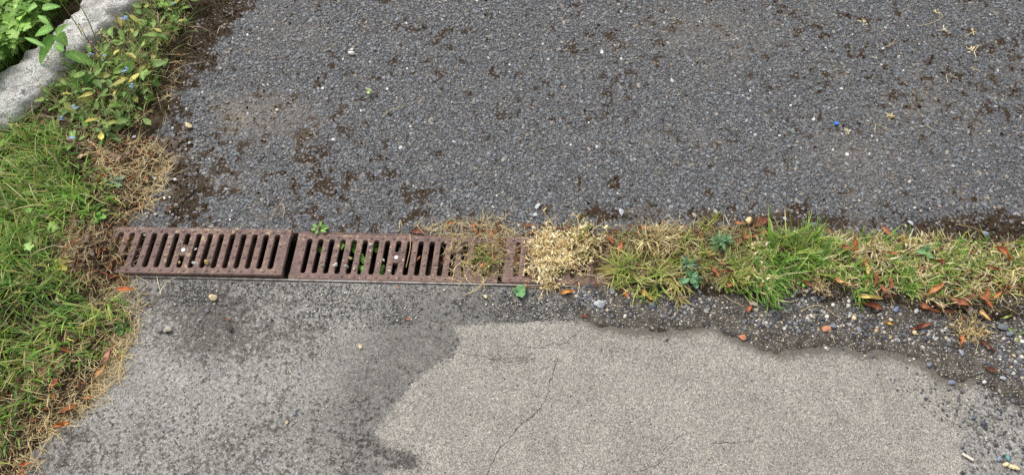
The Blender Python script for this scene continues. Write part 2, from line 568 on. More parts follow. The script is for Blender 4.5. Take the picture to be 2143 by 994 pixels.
def mat_iron():
    m, n, l, p = new_mat('rusted_cast_iron')
    tc = n.new('ShaderNodeNewGeometry').outputs['Position']
    n1 = noise(n, l, tc, 28, 5, 0.6); n2 = noise(n, l, tc, 190, 4, 0.65); n3 = noise(n, l, tc, 75, 5, 0.6); n4 = noise(n, l, tc, 7, 2)
    c = mixc(n, l, mrange(n, l, n1, 0.35, 0.66), S(106, 87, 82), S(130, 106, 97))
    c = mixc(n, l, mrange(n, l, n3, 0.58, 0.74), c, S(144, 104, 84))
    c = mixc(n, l, 1.0, c, ramp(n, l, n2, [(0.28, 0.62), (0.72, 1.28)]), 'MULTIPLY')
    li = mth(n, l, 'ADD', mth(n, l, 'MULTIPLY', n3, 0.55), mth(n, l, 'ADD', mth(n, l, 'MULTIPLY', n2, 0.5), mth(n, l, 'MULTIPLY', n4, 0.35)))
    c = mixc(n, l, mth(n, l, 'MULTIPLY', mrange(n, l, li, 0.77, 0.85), 0.75), c, mixc(n, l, n1, S(176, 168, 150), S(176, 148, 100)))
    l.new(c, p.inputs['Base Color'])
    p.inputs['Roughness'].default_value = 0.72
    p.inputs['Specular IOR Level'].default_value = 0.35
    l.new(bump(n, l, n2, 0.5, 0.0012), p.inputs['Normal'])
    return m


def mat_kerb():
    m, n, l, p = new_mat('lichened_kerb_concrete')
    pos = coords(n)
    n0 = noise(n, l, pos, 9, 4, 0.6); n1 = noise(n, l, pos, 30, 6, 0.65); n2 = noise(n, l, pos, 120, 4, 0.6)
    c = mixc(n, l, mrange(n, l, n1, 0.36, 0.62), S(182, 179, 172), S(232, 231, 227))
    c = mixc(n, l, mth(n, l, 'MULTIPLY', mrange(n, l, mth(n, l, 'ADD', n1, mth(n, l, 'MULTIPLY', n2, 0.4)), 0.78, 0.88), 0.65), c, S(104, 99, 90))
    c = mixc(n, l, mth(n, l, 'MULTIPLY', mrange(n, l, n0, 0.54, 0.7), 0.4), c, S(130, 125, 114))
    l.new(c, p.inputs['Base Color'])
    p.inputs['Roughness'].default_value = 0.92
    p.inputs['Specular IOR Level'].default_value = 0.15
    l.new(bump(n, l, n2, 0.6, 0.005, bump(n, l, n1, 0.9, 0.02)), p.inputs['Normal'])
    return m


M_ASPH, M_FAR, M_CONC, M_IRON, M_KERB = mat_asphalt(), mat_asphalt_far(), mat_concrete(), mat_iron(), mat_kerb()
M_SOIL = mat_soil('verge_soil', (0.035, 0.024, 0.014), (0.10, 0.075, 0.048), (0.22, 0.19, 0.15), 0.9)
M_BED = mat_soil('grit_soil', (0.055, 0.048, 0.039), (0.135, 0.116, 0.092), (0.34, 0.32, 0.28), 0.78)
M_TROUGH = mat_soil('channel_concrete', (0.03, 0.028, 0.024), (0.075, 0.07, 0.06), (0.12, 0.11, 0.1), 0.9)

# ------------------------------------------------------------------ layout of the place
O = G(615, 535)                     # drain axis passes here
DA = R(-1.42)                       # its direction
CD, SD = math.cos(DA), math.sin(DA)


def D2W(u, v, z=0.0):
    return np.stack([O[0] + np.asarray(u) * CD - np.asarray(v) * SD, O[1] + np.asarray(u) * SD + np.asarray(v) * CD, np.zeros(np.shape(u)) + z], -1)


def W2D(x, y):
    dx, dy = np.asarray(x) - O[0], np.asarray(y) - O[1]
    return dx * CD + dy * SD, -dx * SD + dy * CD


HALF = 0.066                        # half the slot the drain sits in
PX = lambda pts: np.array([G(a, b)[:2] for a, b in pts])
VERGE = PX([(-900, -600), (540, -600), (505, -60), (478, 0), (425, 55), (402, 120), (362, 185), (335, 240), (330, 290), (345, 330), (318, 390), (292, 430),
            (270, 470), (262, 520), (268, 575), (262, 610), (282, 650), (262, 715), (236, 785), (190, 850), (110, 898), (66, 955), (50, 1000), (-10, 1150), (-900, 1400)])
LIGHT = PX([(945, 682), (1060, 676), (1190, 670), (1260, 676), (1400, 680), (1500, 676), (1700, 690), (1900, 720), (2010, 760), (2060, 800), (2030, 850), (2010, 930), (2040, 1010), (2040, 1300), (700, 1300), (740, 1060), (800, 985), (880, 975),
            (862, 950), (800, 930), (782, 905), (812, 862), (862, 805), (905, 765), (950, 742), (965, 715)])
FILM = PX([(1200, 560), (2700, 560), (2700, 1000), (2330, 940), (2143, 850), (2090, 815), (2050, 793), (2005, 802), (1975, 795), (1925, 757), (1850, 738), (1815, 743), (1760, 727),
           (1700, 731), (1625, 737), (1550, 714), (1492, 682), (1440, 688), (1390, 693), (1330, 692), (1260, 682), (1215, 655), (1195, 620)])
STRIP_T = [(880, -0.062), (960, 0.05), (1060, 0.058), (1250, 0.066), (1400, 0.085), (1600, 0.098), (1750, 0.072), (1900, 0.058), (2050, 0.05), (2400, 0.05), (3200, 0.05)]
STRIP_B = [(880, -0.06), (960, -0.05), (1060, -0.034), (1260, -0.036), (1330, -0.066), (1400, -0.07), (1600, -0.082), (1750, -0.085), (1900, -0.10), (2050, -0.12), (2400, -0.09), (3200, -0.08)]


def h_verge(x, y):
    sd = sd_poly(x, y, VERGE)
    n = fbm(x, y, 14, 4, 3) - 0.5
    return -0.012 + 0.045 * sstep(sd + n * 0.05, -0.025, 0.11) + n * 0.022 * sstep(sd, -0.05, 0.03) + (fbm(x, y, 90, 3, 8) - 0.5) * 0.01 + 0.024 * blobs(x, y, [(218, 528, 44, 1.0, 1.1)])


def h_film(x, y):
    sd = sd_poly(x, y, FILM)
    n = fbm(x, y, 30, 4, 31) - 0.5
    return np.where(sd < -0.06, -0.02, -0.004 + 0.0085 * sstep(sd + n * 0.03, -0.012, 0.014) + n * 0.003 * sstep(sd, -0.02, 0.01))


def h_strip(x, y):
    u, v = W2D(x, y)
    xp = (x / np.maximum(0.2, 1.0) * 868 + CX)
    vt = np.interp(xp, [a for a, b in STRIP_T], [b for a, b in STRIP_T])
    vb = np.interp(xp, [a for a, b in STRIP_B], [b for a, b in STRIP_B])
    n = fbm(x, y, 22, 4, 51) - 0.5
    e = np.minimum(vt - v, v - vb) + n * 0.03
    top = np.interp(xp, [900, 960, 1040, 1150, 1240, 1300, 1400, 3000], [-0.03, -0.014, -0.004, -0.001, 0.006, 0.017, 0.022, 0.022])
    return np.where((xp < 890) | (np.abs(v) > 0.2), -0.1, top - 0.032 + 0.032 * sstep(e, -0.03, 0.025) + n * 0.016)


def surf(x, y):
    x = np.asarray(x, float); y = np.asarray(y, float)
    return np.maximum.reduce([np.zeros(x.shape), h_verge(x, y), h_film(x, y), h_strip(x, y)])


def GS(px, py, dz=0.0):
    """point on the ground surface seen at pixel (px, py)"""
    z = 0.0
    for _ in range(3):
        p = G(px, py, z); z = float(surf(p[0], p[1])) + dz
    return G(px, py, z)


def field(name, u0, u1, v0, v1, step, hf, mat, attrs=None):
    nu, nv = int((u1 - u0) / step) + 1, int((v1 - v0) / step) + 1
    U, Vv = np.meshgrid(np.linspace(u0, u1, nu), np.linspace(v0, v1, nv), indexing='ij')
    W = D2W(U, Vv)
    W[..., 2] = hf(W[..., 0], W[..., 1])
    at = attrs(W[..., 0], W[..., 1]) if attrs else None
    o = ob(name, mesh_data(name, W.reshape(-1, 3), grid_faces(nu, nv), attrs=at, smooth=True, mat=mat))
    return kind(o, 'structure')


def sheet(name, u0, u1, v0, v1, z, mat):
    q = D2W(np.array([u0, u1, u1, u0]), np.array([v0, v0, v1, v1]), z)
    return kind(ob(name, mesh_data(name, q, np.array([[0, 1, 2, 3]]), mat=mat)), 'structure')


# ---- asphalt -------------------------------------------------------
def moss_at(x, y):
    m = 0.58 * sstep(fbm(x, y, 52, 4, 70) + 0.4 * (fbm(x, y, 4.5, 3, 77) - 0.5), 0.55, 0.71)
    u, v = W2D(x, y)
    m = m + blobs(x, y, [(372, 370, 42, 1.0), (385, 425, 36, 0.95), (352, 335, 30, .8), (360, 300, 40, 0.5), (440, 40, 50, 0.9), (410, 110, 36, 0.9), (380, 170, 34, 0.8), (480, 0, 50, 0.9), (455, 70, 30, .6), (430, 130, 24, .5), (345, 230, 26, .6),
                         (1650, 455, 50, 0.3, 3), (2000, 470, 45, 0.35, 3), (1330, 450, 26, 0.4, 3), (1480, 452, 24, 0.45, 3), (1760, 468, 24, 0.35, 4), (1950, 480, 22, 0.3, 4), (2090, 488, 26, .3, 3), (1250, 440, 26, .3, 2), (1640, 462, 20, .45, 3), (2120, 490, 60, 0.6, 2), (600, 20, 80, 0.3), (1380, 380, 60, 0.25, 2), (960, 160, 60, .2, 2), (1200, 330, 70, .2), (1850, 110, 90, .2, 2)])
    return m


def dust_at(x, y):
    return np.clip(blobs(x, y, [(560, 235, 60, 0.45, 1.7), (500, 250, 40, 0.35), (320, 350, 55, 1.0), (300, 420, 40, .7), (1480, 60, 80, 0.25, 2), (1840, 320, 60, .2, 1.5), (1900, 240, 60, .12, 1.5)]) + 0.15 * sstep(fbm(x, y, 9, 4, 90), 0.56, 0.75), 0, 1)


h_asph = lambda x, y: -0.0035 + 0.007 * (fbm(x, y, 5, 3, 20) - 0.5)
field('asphalt_driveway', -1.25, 2.75, HALF + 0.0015, 1.30, 0.009, h_asph, M_ASPH, lambda x, y: {'moss': moss_at(x, y), 'dust': dust_at(x, y)})
asphalt = bpy.data.objects['asphalt_driveway']
sheet('asphalt_lane', -0.9, 60, HALF + 0.02, 60, -0.016, M_FAR)


def chips(x, y, z, r, col, hgt=(0.18, 0.40), flat=0.82):
    """angular stone chips bedded in the surface: two rings and a cap"""
    N = len(x); k = 6
    a = rng.uniform(0, 6.28, (N, 1)) + (np.arange(k) + rng.uniform(-0.3, 0.3, (N, k))) * (2 * np.pi / k)
    ax = rng.uniform(0.72, 1.3, (N, 1)); rot = rng.uniform(0, 6.28, (N, 1))
    rr = r[:, None] * rng.uniform(0.78, 1.12, (N, k))
    lx, ly = rr * np.cos(a) * ax, rr * np.sin(a) / ax
    gx, gy = lx * np.cos(rot) - ly * np.sin(rot), lx * np.sin(rot) + ly * np.cos(rot)
    h = r * rng.uniform(hgt[0], hgt[1], N)
    tx, ty = rng.normal(0, 0.15, (N, 1)), rng.normal(0, 0.15, (N, 1))
    V = np.empty((N, 2 * k + 1, 3))
    V[:, :k, 0], V[:, :k, 1] = x[:, None] + gx, y[:, None] + gy
    V[:, :k, 2] = (z - 0.002)[:, None]
    f2 = flat * rng.uniform(0.85, 1.1, (N, k))
    V[:, k:2 * k, 0], V[:, k:2 * k, 1] = x[:, None] + gx * f2, y[:, None] + gy * f2
    V[:, k:2 * k, 2] = (z + h * 0.8)[:, None] + tx * gx * f2 + ty * gy * f2
    V[:, 2 * k, 0], V[:, 2 * k, 1], V[:, 2 * k, 2] = x, y, z + h
    i = np.arange(k); j = (i + 1) % k
    b = (np.arange(N) * (2 * k + 1))[:, None, None]
    F4 = (b + np.stack([i, j, k + j, k + i], -1)[None]).reshape(-1, 4)
    F3 = (b + np.stack([k + i, k + j, np.full(k, 2 * k)], -1)[None]).reshape(-1, 3)
    return V.reshape(-1, 3), [F4, F3], np.repeat(col, 2 * k + 1, 0)


def stone_cols(N, base=0.134, spread=0.29, warm=0.13, white=0.005):
    v = base * np.exp(rng.normal(0, spread, N))
    c = v[:, None] * np.array([0.95, 1.0, 1.065])[None] * (1 + rng.normal(0, 0.03, (N, 3)))
    w = rng.random(N) < warm
    c[w] = (v[w] * 1.15)[:, None] * np.array([1.15, 1.0, 0.80])[None]
    q = rng.random(N) < white
    c[q] = rng.uniform(0.45, 0.75, (q.sum(), 1)) * np.array([[1, 0.98, 0.93]])
    return np.clip(c, 0.015, 0.8)


step = 0.0066
gu, gv = np.meshgrid(np.arange(-0.95, 2.35, step), np.arange(HALF + 0.004, 1.10, step), indexing='ij')
gu = (gu + rng.uniform(-.5, .5, gu.shape) * step * 0.95).ravel(); gv = (gv + rng.uniform(-.5, .5, gv.shape) * step * 0.95).ravel()
W = D2W(gu, np.maximum(gv, HALF + 0.006)); cx, cy = W[:, 0], W[:, 1]
mo, du = moss_at(cx, cy), dust_at(cx, cy)
half_w = 0.36 + 0.68 * 0  # keep the chips to what can be seen from near the camera
seen = (np.abs(cx) < 0.95 + 0.46 * cy) & (h_verge(cx, cy) < 0.003)
keep = seen & (rng.random(len(cx)) > np.clip((mo - 0.35) * 1.1, 0, 0.5)) & (rng.random(len(cx)) > 0.25 * du)
cx, cy, mo, du = cx[keep], cy[keep], mo[keep], du[keep]
N = len(cx)
rad = np.clip(rng.lognormal(math.log(0.0034), 0.36, N), 0.0016, 0.0066)
col = stone_cols(N)
dirty = np.clip((mo - 0.25) * 1.6, 0, 0.85)[:, None] * rng.uniform(0.3, 1, (N, 1))
col = col * (1 - dirty * 0.55) + dirty * 0.55 * np.array([[0.05, 0.036, 0.022]])
col = col * (1 - 0.5 * du[:, None]) + 0.5 * du[:, None] * np.array([[0.27, 0.235, 0.19]])
V, F, C = chips(cx, cy, h_asph(cx, cy) + rng.uniform(-0.0012, 0.001, N) - 0.001 * np.clip(mo, 0, 1), rad, col)
agg = kind(ob('asphalt_aggregate', mesh_data('asphalt_aggregate', V, F, C, mat=M_CHIP), asphalt), 'stuff')
# crumbs of brown moss wedged between the stones
n = 85000
mu, mv = rng.uniform(-0.95, 2.35, n), rng.uniform(HALF + 0.004, 1.10, n)
W = D2W(mu, mv); mm = moss_at(W[:, 0], W[:, 1])
k = (rng.random(n) < np.clip((mm - 0.46) * 0.9, 0, 1)) & (np.abs(W[:, 0]) < 0.95 + 0.46 * W[:, 1]) & (h_verge(W[:, 0], W[:, 1]) < 0.022)
W = W[k]; n = len(W)
mc = np.array([[0.042, 0.027, 0.018]]) * np.exp(rng.normal(0, 0.5, (n, 1))) * np.array([[1, 1, 1]]) + (rng.random((n, 1)) < 0.22) * np.array([[0.03, 0.038, 0.0]])
V, F, C = chips(W[:, 0], W[:, 1], np.maximum(h_asph(W[:, 0], W[:, 1]), h_verge(W[:, 0], W[:, 1])) + 0.0008, rng.uniform(0.0018, 0.0042, n), mc, (0.5, 1.0), 0.6)
kind(ob('moss', mesh_data('moss', V, F, C, mat=mat_col('brown_moss', 0.95, 0.5, 900, spec=0.1, bdist=0.001)), asphalt), 'stuff')

# ---- concrete apron ------------------------------------------------
def conc_attrs(x, y):
    return {'light': sd_poly(x, y, LIGHT), 'dirt': np.exp(np.minimum(sd_poly(x, y, FILM), 0) / 0.022),
            'blot': np.clip(blobs(x, y, [(455, 655, 50, 0.5, 1.4), (400, 720, 30, 0.35, 2), (520, 715, 36, 0.35, 1.5), (350, 620, 50, .25, 1.5), (650, 700, 50, 0.3, 1.5), (560, 880, 60, 0.12), (330, 880, 40, 0.15), (740, 930, 60, 0.08),
                                        (470, 960, 60, 0.12, 1.5), (150, 920, 70, .12), (290, 800, 80, -.2), (480, 800, 80, -.1, 2), (820, 680, 110, -0.45), (730, 800, 90, -.2)]), -0.45, 1),
            'stain': np.clip(blobs(x, y, [(890, 745, 55, 0.9), (850, 690, 80, 0.55), (770, 770, 80, 0.5), (740, 860, 70, 0.55), (800, 840, 45, 0.5), (770, 950, 60, 0.35), (900, 640, 80, 0.5, 1.6), (1060, 640, 40, 0.6, 3), (640, 620, 36, 0.4, 4), (400, 610, 30, 0.45, 4), (1250, 640, 50, .8, 3),
                                         (640, 930, 90, 0.25), (460, 655, 60, .3), (120, 960, 70, .4), (300, 640, 40, .4)]) + 0.85 * np.exp(np.minimum(sd_poly(x, y, LIGHT), 0) / 0.05) * sstep(x, G(1250, 700)[0], G(950, 700)[0]), 0, 1.15),
            'spot': np.clip(blobs(x, y, [(838, 955, 24, 0.6, 1.6), (1285, 735, 26, 0.5, 1.6), (1160, 725, 30, 0.38, 2.2), (980, 730, 16, 0.45, 2), (1040, 748, 14, 0.45, 3), (1105, 752, 14, .4, 2.4), (1640, 930, 22, 0.3, 1.5), (1560, 925, 12, .4, 3),
                                        (1780, 905, 40, .12, 2), (1385, 980, 22, 0.35), (870, 975, 22, .5, 1.5)]), 0, 1)}


h_conc = lambda x, y: -0.002 + 0.004 * (fbm(x, y, 7, 4, 40) - 0.5) + 0.0022 * sstep(sd_poly(x, y, LIGHT) + 0.05 * (fbm(x, y, 40, 3, 45) - .5), -0.004, 0.008)
field('concrete_apron', -1.0, 2.3, -0.95, -HALF - 0.0015, 0.006, h_conc, M_CONC, conc_attrs)
apron = bpy.data.objects['concrete_apron']
sheet('concrete_yard', -0.9, 60, -60, -0.3, -0.014, M_CONC)
# cracks: dirt-filled hairlines, slightly proud crumbs of soil in them
CR = [[(1150, 818), (1135, 846), (1118, 868), (1090, 888), (1068, 915), (1048, 934), (1030, 968), (1018, 1000)], [(1165, 752), (1160, 775), (1150, 800)],
      [(955, 735), (985, 742), (1012, 745), (1040, 754), (1075, 757), (1100, 748)], [(1080, 720), (1105, 726), (1130, 728), (1155, 720), (1180, 718), (1215, 690)],
      [(1430, 905), (1400, 930), (1385, 945)], [(1490, 927), (1530, 926), (1575, 922)], [(1340, 985), (1380, 968), (1392, 958)]]
pl = Pile()
for ci, pts in enumerate(CR):
    P = np.array([G(a, b, 0.0) for a, b in pts]); P = smooth_path(P, 8)
    P[:, :2] += rng.normal(0, 0.0012, (len(P), 2))
    w = np.abs(rng.normal(0, 0.0006, len(P))) * (1.5 if ci < 2 else 0.75) + 0.00015
    P[:, 2] = h_conc(P[:, 0], P[:, 1]) + 0.0005
    T = np.gradient(P, axis=0); T /= np.linalg.norm(T, axis=1)[:, None]
    Nn = np.stack([-T[:, 1], T[:, 0], 0 * T[:, 0]], -1)
    Vc = np.stack([P - Nn * w[:, None], P + Nn * w[:, None]], 1).reshape(-1, 3)
    pl.add(Vc, grid_faces(len(P), 2), (0.06, 0.054, 0.048))
kind(ob('crack', pl.data('crack', M_STONE, False), apron), 'stuff')

# ---- soil ----------------------------------------------------------
field('verge_ground', -1.45, -0.1, -0.95, 1.25, 0.008, h_verge, M_SOIL)
sheet('verge_field', -60, -0.95, -60, 60, -0.012, M_SOIL)
field('grit_bed', 0.42, 2.3, -0.75, -0.03, 0.007, h_film, M_BED)
field('drain_silt', 0.28, 2.75, -0.165, 0.155, 0.006, h_strip, M_SOIL)

# ---- drain ---------------------------------------------------------
U0, U1 = -0.62, 2.7
chan = empty('drain_channel', tuple(D2W(np.array(0.0), np.array(0.0), -0.13)), (0, 0, DA))
tag(chan, 'narrow concrete drain channel under the rusty iron gratings', 'drain')


def part(name, V, F, mat, parent, col=None, smooth=False, off=(0, 0, 0)):
    return ob(name, mesh_data(name, np.asarray(V) - np.asarray(off), F, col=col, smooth=smooth, mat=mat), parent)


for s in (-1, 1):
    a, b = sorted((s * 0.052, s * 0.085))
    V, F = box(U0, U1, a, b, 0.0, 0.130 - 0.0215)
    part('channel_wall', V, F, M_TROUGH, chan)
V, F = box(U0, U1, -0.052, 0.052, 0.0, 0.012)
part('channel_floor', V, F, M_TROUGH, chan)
m, nn, ll, p = new_mat('dull_steel_edge')
pos = coords(nn); ns = noise(nn, ll, pos, 60, 5)
q = noise(nn, ll, pos, 3.2, 1)
ll.new(mixc(nn, ll, mrange(nn, ll, ns, 0.4, 0.7), S(150, 148, 143), S(112, 92, 84)), p.inputs['Base Color'])
p.inputs['Roughness'].default_value = 0.55; p.inputs['Metallic'].default_value = 0.25
M_STEEL = m
for s in (-1, 1):
    a, b = sorted((s * (HALF - 0.0025), s * (HALF + 0.0012)))
    V, F = box(U0, U1, a, b, 0.108, 0.132 + (0.0012 if s < 0 else -0.003), 0.0006)
    part('edge_rail', V, F, M_STEEL if s < 0 else M_IRON, chan)

GL, GW, SLOT, PITCHU, THK = 0.5, 0.125, 0.0930, 0.02735, 0.019
NS = 17
BARW = 0.0153
SH = math.tan(R(3.6))               # the cast slots run slightly askew


def shear(V):
    V = np.array(V, float); V[..., 0] += SH * V[..., 1]
    return V


def bar_mesh(left=PITCHU / 2, right=PITCHU / 2, lfil=True, rfil=True):
    r = (PITCHU - BARW) / 2; s2 = SLOT / 2
    vv = np.concatenate([-s2 + r * (1 - np.cos(np.linspace(0, np.pi / 2, 6))), np.linspace(-s2 + r, s2 - r, 4)[1:-1], s2 - r * (1 - np.cos(np.linspace(np.pi / 2, 0, 6)))])
    e = np.clip(np.abs(vv) - (s2 - r), 0, r)
    dip = r - np.sqrt(np.maximum(r * r - e * e, 0))
    xl = -(BARW / 2 + dip) if lfil else np.full(len(vv), -left)
    xr = (BARW / 2 + dip) if rfil else np.full(len(vv), right)
    bv = 0.0016
    rows = []
    for x, z in ((xl + 0.0022, -THK), (xl, -0.0034), (xl + bv * 0.35, -0.0012), (xl + bv, -0.0003), (0.5 * (xl + xr), 0.0002 + 0 * xl), (xr - bv, -0.0003), (xr - bv * 0.35, -0.0012), (xr, -0.0034), (xr - 0.0022, -THK)):
        rows.append(np.stack([x, vv, np.broadcast_to(z, vv.shape)], -1))
    V = np.stack(rows, 1).reshape(-1, 3)
    return shear(V), grid_faces(len(vv), 9)


def make_grate():
    root = empty('drain_grate')
    me = mesh_data('bar', *bar_mesh(), mat=M_IRON)
    st = mesh_data('stud', *disc(0.0037, -0.001, 0.0022, 10, 0.0008), mat=M_IRON)
    margin = (GL - NS * PITCHU) / 2
    u_first = -GL / 2 + margin
    centres = [u_first + k * PITCHU for k in range(NS + 1)]
    for k, uc in enumerate(centres):
        if k == 0:
            b = part('bar', *bar_mesh(left=margin, lfil=False), M_IRON, root)
        elif k == NS:
            b = part('bar', *bar_mesh(right=margin, rfil=False), M_IRON, root)
        else:
            b = ob('bar', me, root)
        b.location = (uc, 0, 0)
        for v in (-0.0525, -0.0165, 0.0165, 0.0525):
            ob('stud', st, b, (SH * v, v, 0.0))
    for s in (-1, 1):
        a, c = sorted((s * SLOT / 2, s * GW / 2))
        nseg = 24
        uu = np.linspace(-GL / 2, GL / 2, nseg + 1)
        prof = [(a, -THK), (a, -0.0004), (c, -0.0004), (c, -THK)] if False else None
        o_, i_ = s * GW / 2, s * SLOT / 2
        pr = [(i_, -THK), (i_, -0.0002), (o_ - s * 0.0030, 0.0), (o_ - s * 0.0009, -0.0009), (o_, -0.003), (o_, -THK)]
        V = np.array([[(x, v, z) for v, z in pr] for x in uu]).reshape(-1, 3)
        F = grid_faces(nseg + 1, 6)
        if s < 0: F = F[:, ::-1]
        ends = np.array([[0, 1, 4, 5], [1, 2, 3, 4], [nseg * 6 + 5, nseg * 6 + 4, nseg * 6 + 1, nseg * 6], [nseg * 6 + 4, nseg * 6 + 3, nseg * 6 + 2, nseg * 6 + 1]])
        part('side_rail', shear(V), [F, ends], M_IRON, root)
    bs = part('bolt_seat', *disc(0.0142, -THK + 0.002, -0.0012, 20, 0.001), M_IRON, root)
    aa = np.linspace(0, 2 * np.pi, 24, endpoint=False)
    rings = [(0.0112, -0.0016), (0.0118, 0.0014), (0.0138, 0.0018), (0.0150, 0.0002), (0.0152, -0.006)]
    V = np.concatenate([np.stack([r * np.cos(aa), r * np.sin(aa), np.full(24, z)], -1) for r, z in rings])
    i = np.arange(24); j = (i + 1) % 24
    F = np.concatenate([np.stack([k * 24 + i, k * 24 + j, (k + 1) * 24 + j, (k + 1) * 24 + i], -1)[:, ::-1] for k in range(4)])
    part('seat_rim', V, F, M_IRON, bs, smooth=True)
    part('bolt', *disc(0.0050, -0.002, 0.0022, 14, 0.0010), M_BOLT, bs)
    V, F = box(-0.004, 0.004, -0.05, 0.05, -0.034, -0.0215, 0.002)
    part('locking_bar', shear(V), F, M_DARKSTEEL, root)
    return root


m, nn, ll, p = new_mat('pale_bolt_zinc'); pos = coords(nn)
ll.new(mixc(nn, ll, noise(nn, ll, pos, 400, 3), (0.55, 0.55, 0.54), (0.86, 0.86, 0.85)), p.inputs['Base Color']); p.inputs['Roughness'].default_value = 0.45
M_BOLT = m
m, nn, ll, p = new_mat('black_steel'); pos = coords(nn)
ll.new(mixc(nn, ll, noise(nn, ll, pos, 200, 3), (0.012, 0.012, 0.013), (0.05, 0.048, 0.046)), p.inputs['Base Color']); p.inputs['Roughness'].default_value = 0.4
M_DARKSTEEL = m


def copy_tree(o, parent=None):
    c = o.copy(); COL.objects.link(c); c.parent = parent
    for ch in list(o.children):
        copy_tree(ch, c)
    return c


grates = []
proto = make_grate()
for k, (pxl, z, dv, yaw, ty) in enumerate([(601, 0.0150, 0.0005, 0.45, 0.0), (None, 0.0015, 0.0, 0.0, 0.0), (1047, 0.0060, 0.0, -0.25, 0.0)]):
    g = proto if k == 0 else copy_tree(proto)
    if k == 0: uc = W2D(*G(600, 527, 0.015)[:2])[0] - GL / 2
    elif k == 1: uc = W2D(*G(613, 533)[:2])[0] + GL / 2 + 0.002
    else: uc = W2D(*G(1053, 540)[:2])[0] + GL / 2 + 0.003
    q = D2W(np.array(uc), np.array(dv), z)
    g.location = tuple(q); g.rotation_euler = (0, R(ty), DA + R(yaw))
    g['group'] = 'iron gratings along the drain'
    g['category'] = 'drain grate'
    g['label'] = ['raised rusty iron grating standing proud of its neighbour, next to the grass', 'flush rusty iron grating in the middle with pebbles and leaves in its slots',
                  'rusty iron grating mostly buried under soil and the pale dead weed'][k]
    grates.append(g)

# ---- kerb ----------------------------------------------------------
ka, kb = G(-60, 272, 0.065), G(328, -86, 0.065)
kd = (kb - ka) / np.linalg.norm(kb - ka); kn = np.array([-kd[1], kd[0], 0])
t = np.linspace(-0.5, 1.15, 150)
prof = [(-0.075, -0.06), (-0.075, 0.0), (-0.074, 0.045), (-0.068, 0.060), (-0.055, 0.068), (-0.04, 0.071), (-0.02, 0.073), (0.0, 0.074), (0.02, 0.074), (0.04, 0.073), (0.058, 0.069), (0.07, 0.058), (0.075, 0.04), (0.076, 0.0), (0.076, -0.06)]
U, K = np.meshgrid(t, np.arange(len(prof)), indexing='ij')
pv = np.array(prof)[K] * [0.84, 0.95]
base = ka[None, None] * 1.0
P = np.stack([ka[0] + kd[0] * U + kn[0] * pv[..., 0], ka[1] + kd[1] * U + kn[1] * pv[..., 0], pv[..., 1] + 0.012], -1)
nz = fbm(U + pv[..., 0], pv[..., 0] + pv[..., 1] * 1.3, 16, 5, 200) - 0.5
nz2 = fbm(U, pv[..., 0] + pv[..., 1], 70, 3, 210) - 0.5
P[..., 2] += np.where(pv[..., 1] > 0.02, nz * 0.022 + nz2 * 0.022, 0)
P[..., :2] += (nz * 0.03 + nz2 * 0.015)[..., None] * np.where(np.abs(pv[..., :1]) > 0.043, np.sign(pv[..., :1]), 0) * kn[:2]
kerb = ob('kerb_stone', mesh_data('kerb_stone', P.reshape(-1, 3), grid_faces(len(t), len(prof))[:, ::-1], smooth=True, mat=M_KERB))
tag(kerb, 'rough whitish old concrete kerb stone running between the weeds', 'kerb')

# ------------------------------------------------------------------ vegetation
GREEN = np.array([S(106, 148, 54), S(124, 166, 66), S(90, 132, 54), S(144, 178, 88), S(82, 122, 62)])
YELG = np.array([S(164, 168, 88), S(184, 176, 104), S(146, 156, 72)])
STRAW = np.array([S(206, 188, 140), S(220, 205, 162), S(190, 168, 120), S(168, 144, 106)])
PALE = np.array([S(244, 230, 184), S(236, 218, 168), S(222, 196, 146), S(248, 238, 204)])


def pick(pal, n, jit=0.12):
    return pal[rng.integers(0, len(pal), n)] * np.exp(rng.normal(0, jit, (n, 1)))


def scatter(poly, n, tries=8):
    """n random ground points inside an outline given in photo pixels"""
    P = PX(poly); lo, hi = P.min(0), P.max(0); out = []
    while sum(map(len, out)) < n:
        q = rng.uniform(lo, hi, (n * 2, 2)); out.append(q[sd_poly(q[:, 0], q[:, 1], P) > 0])
    q = np.concatenate(out)[:n]
    return q[:, 0], q[:, 1]


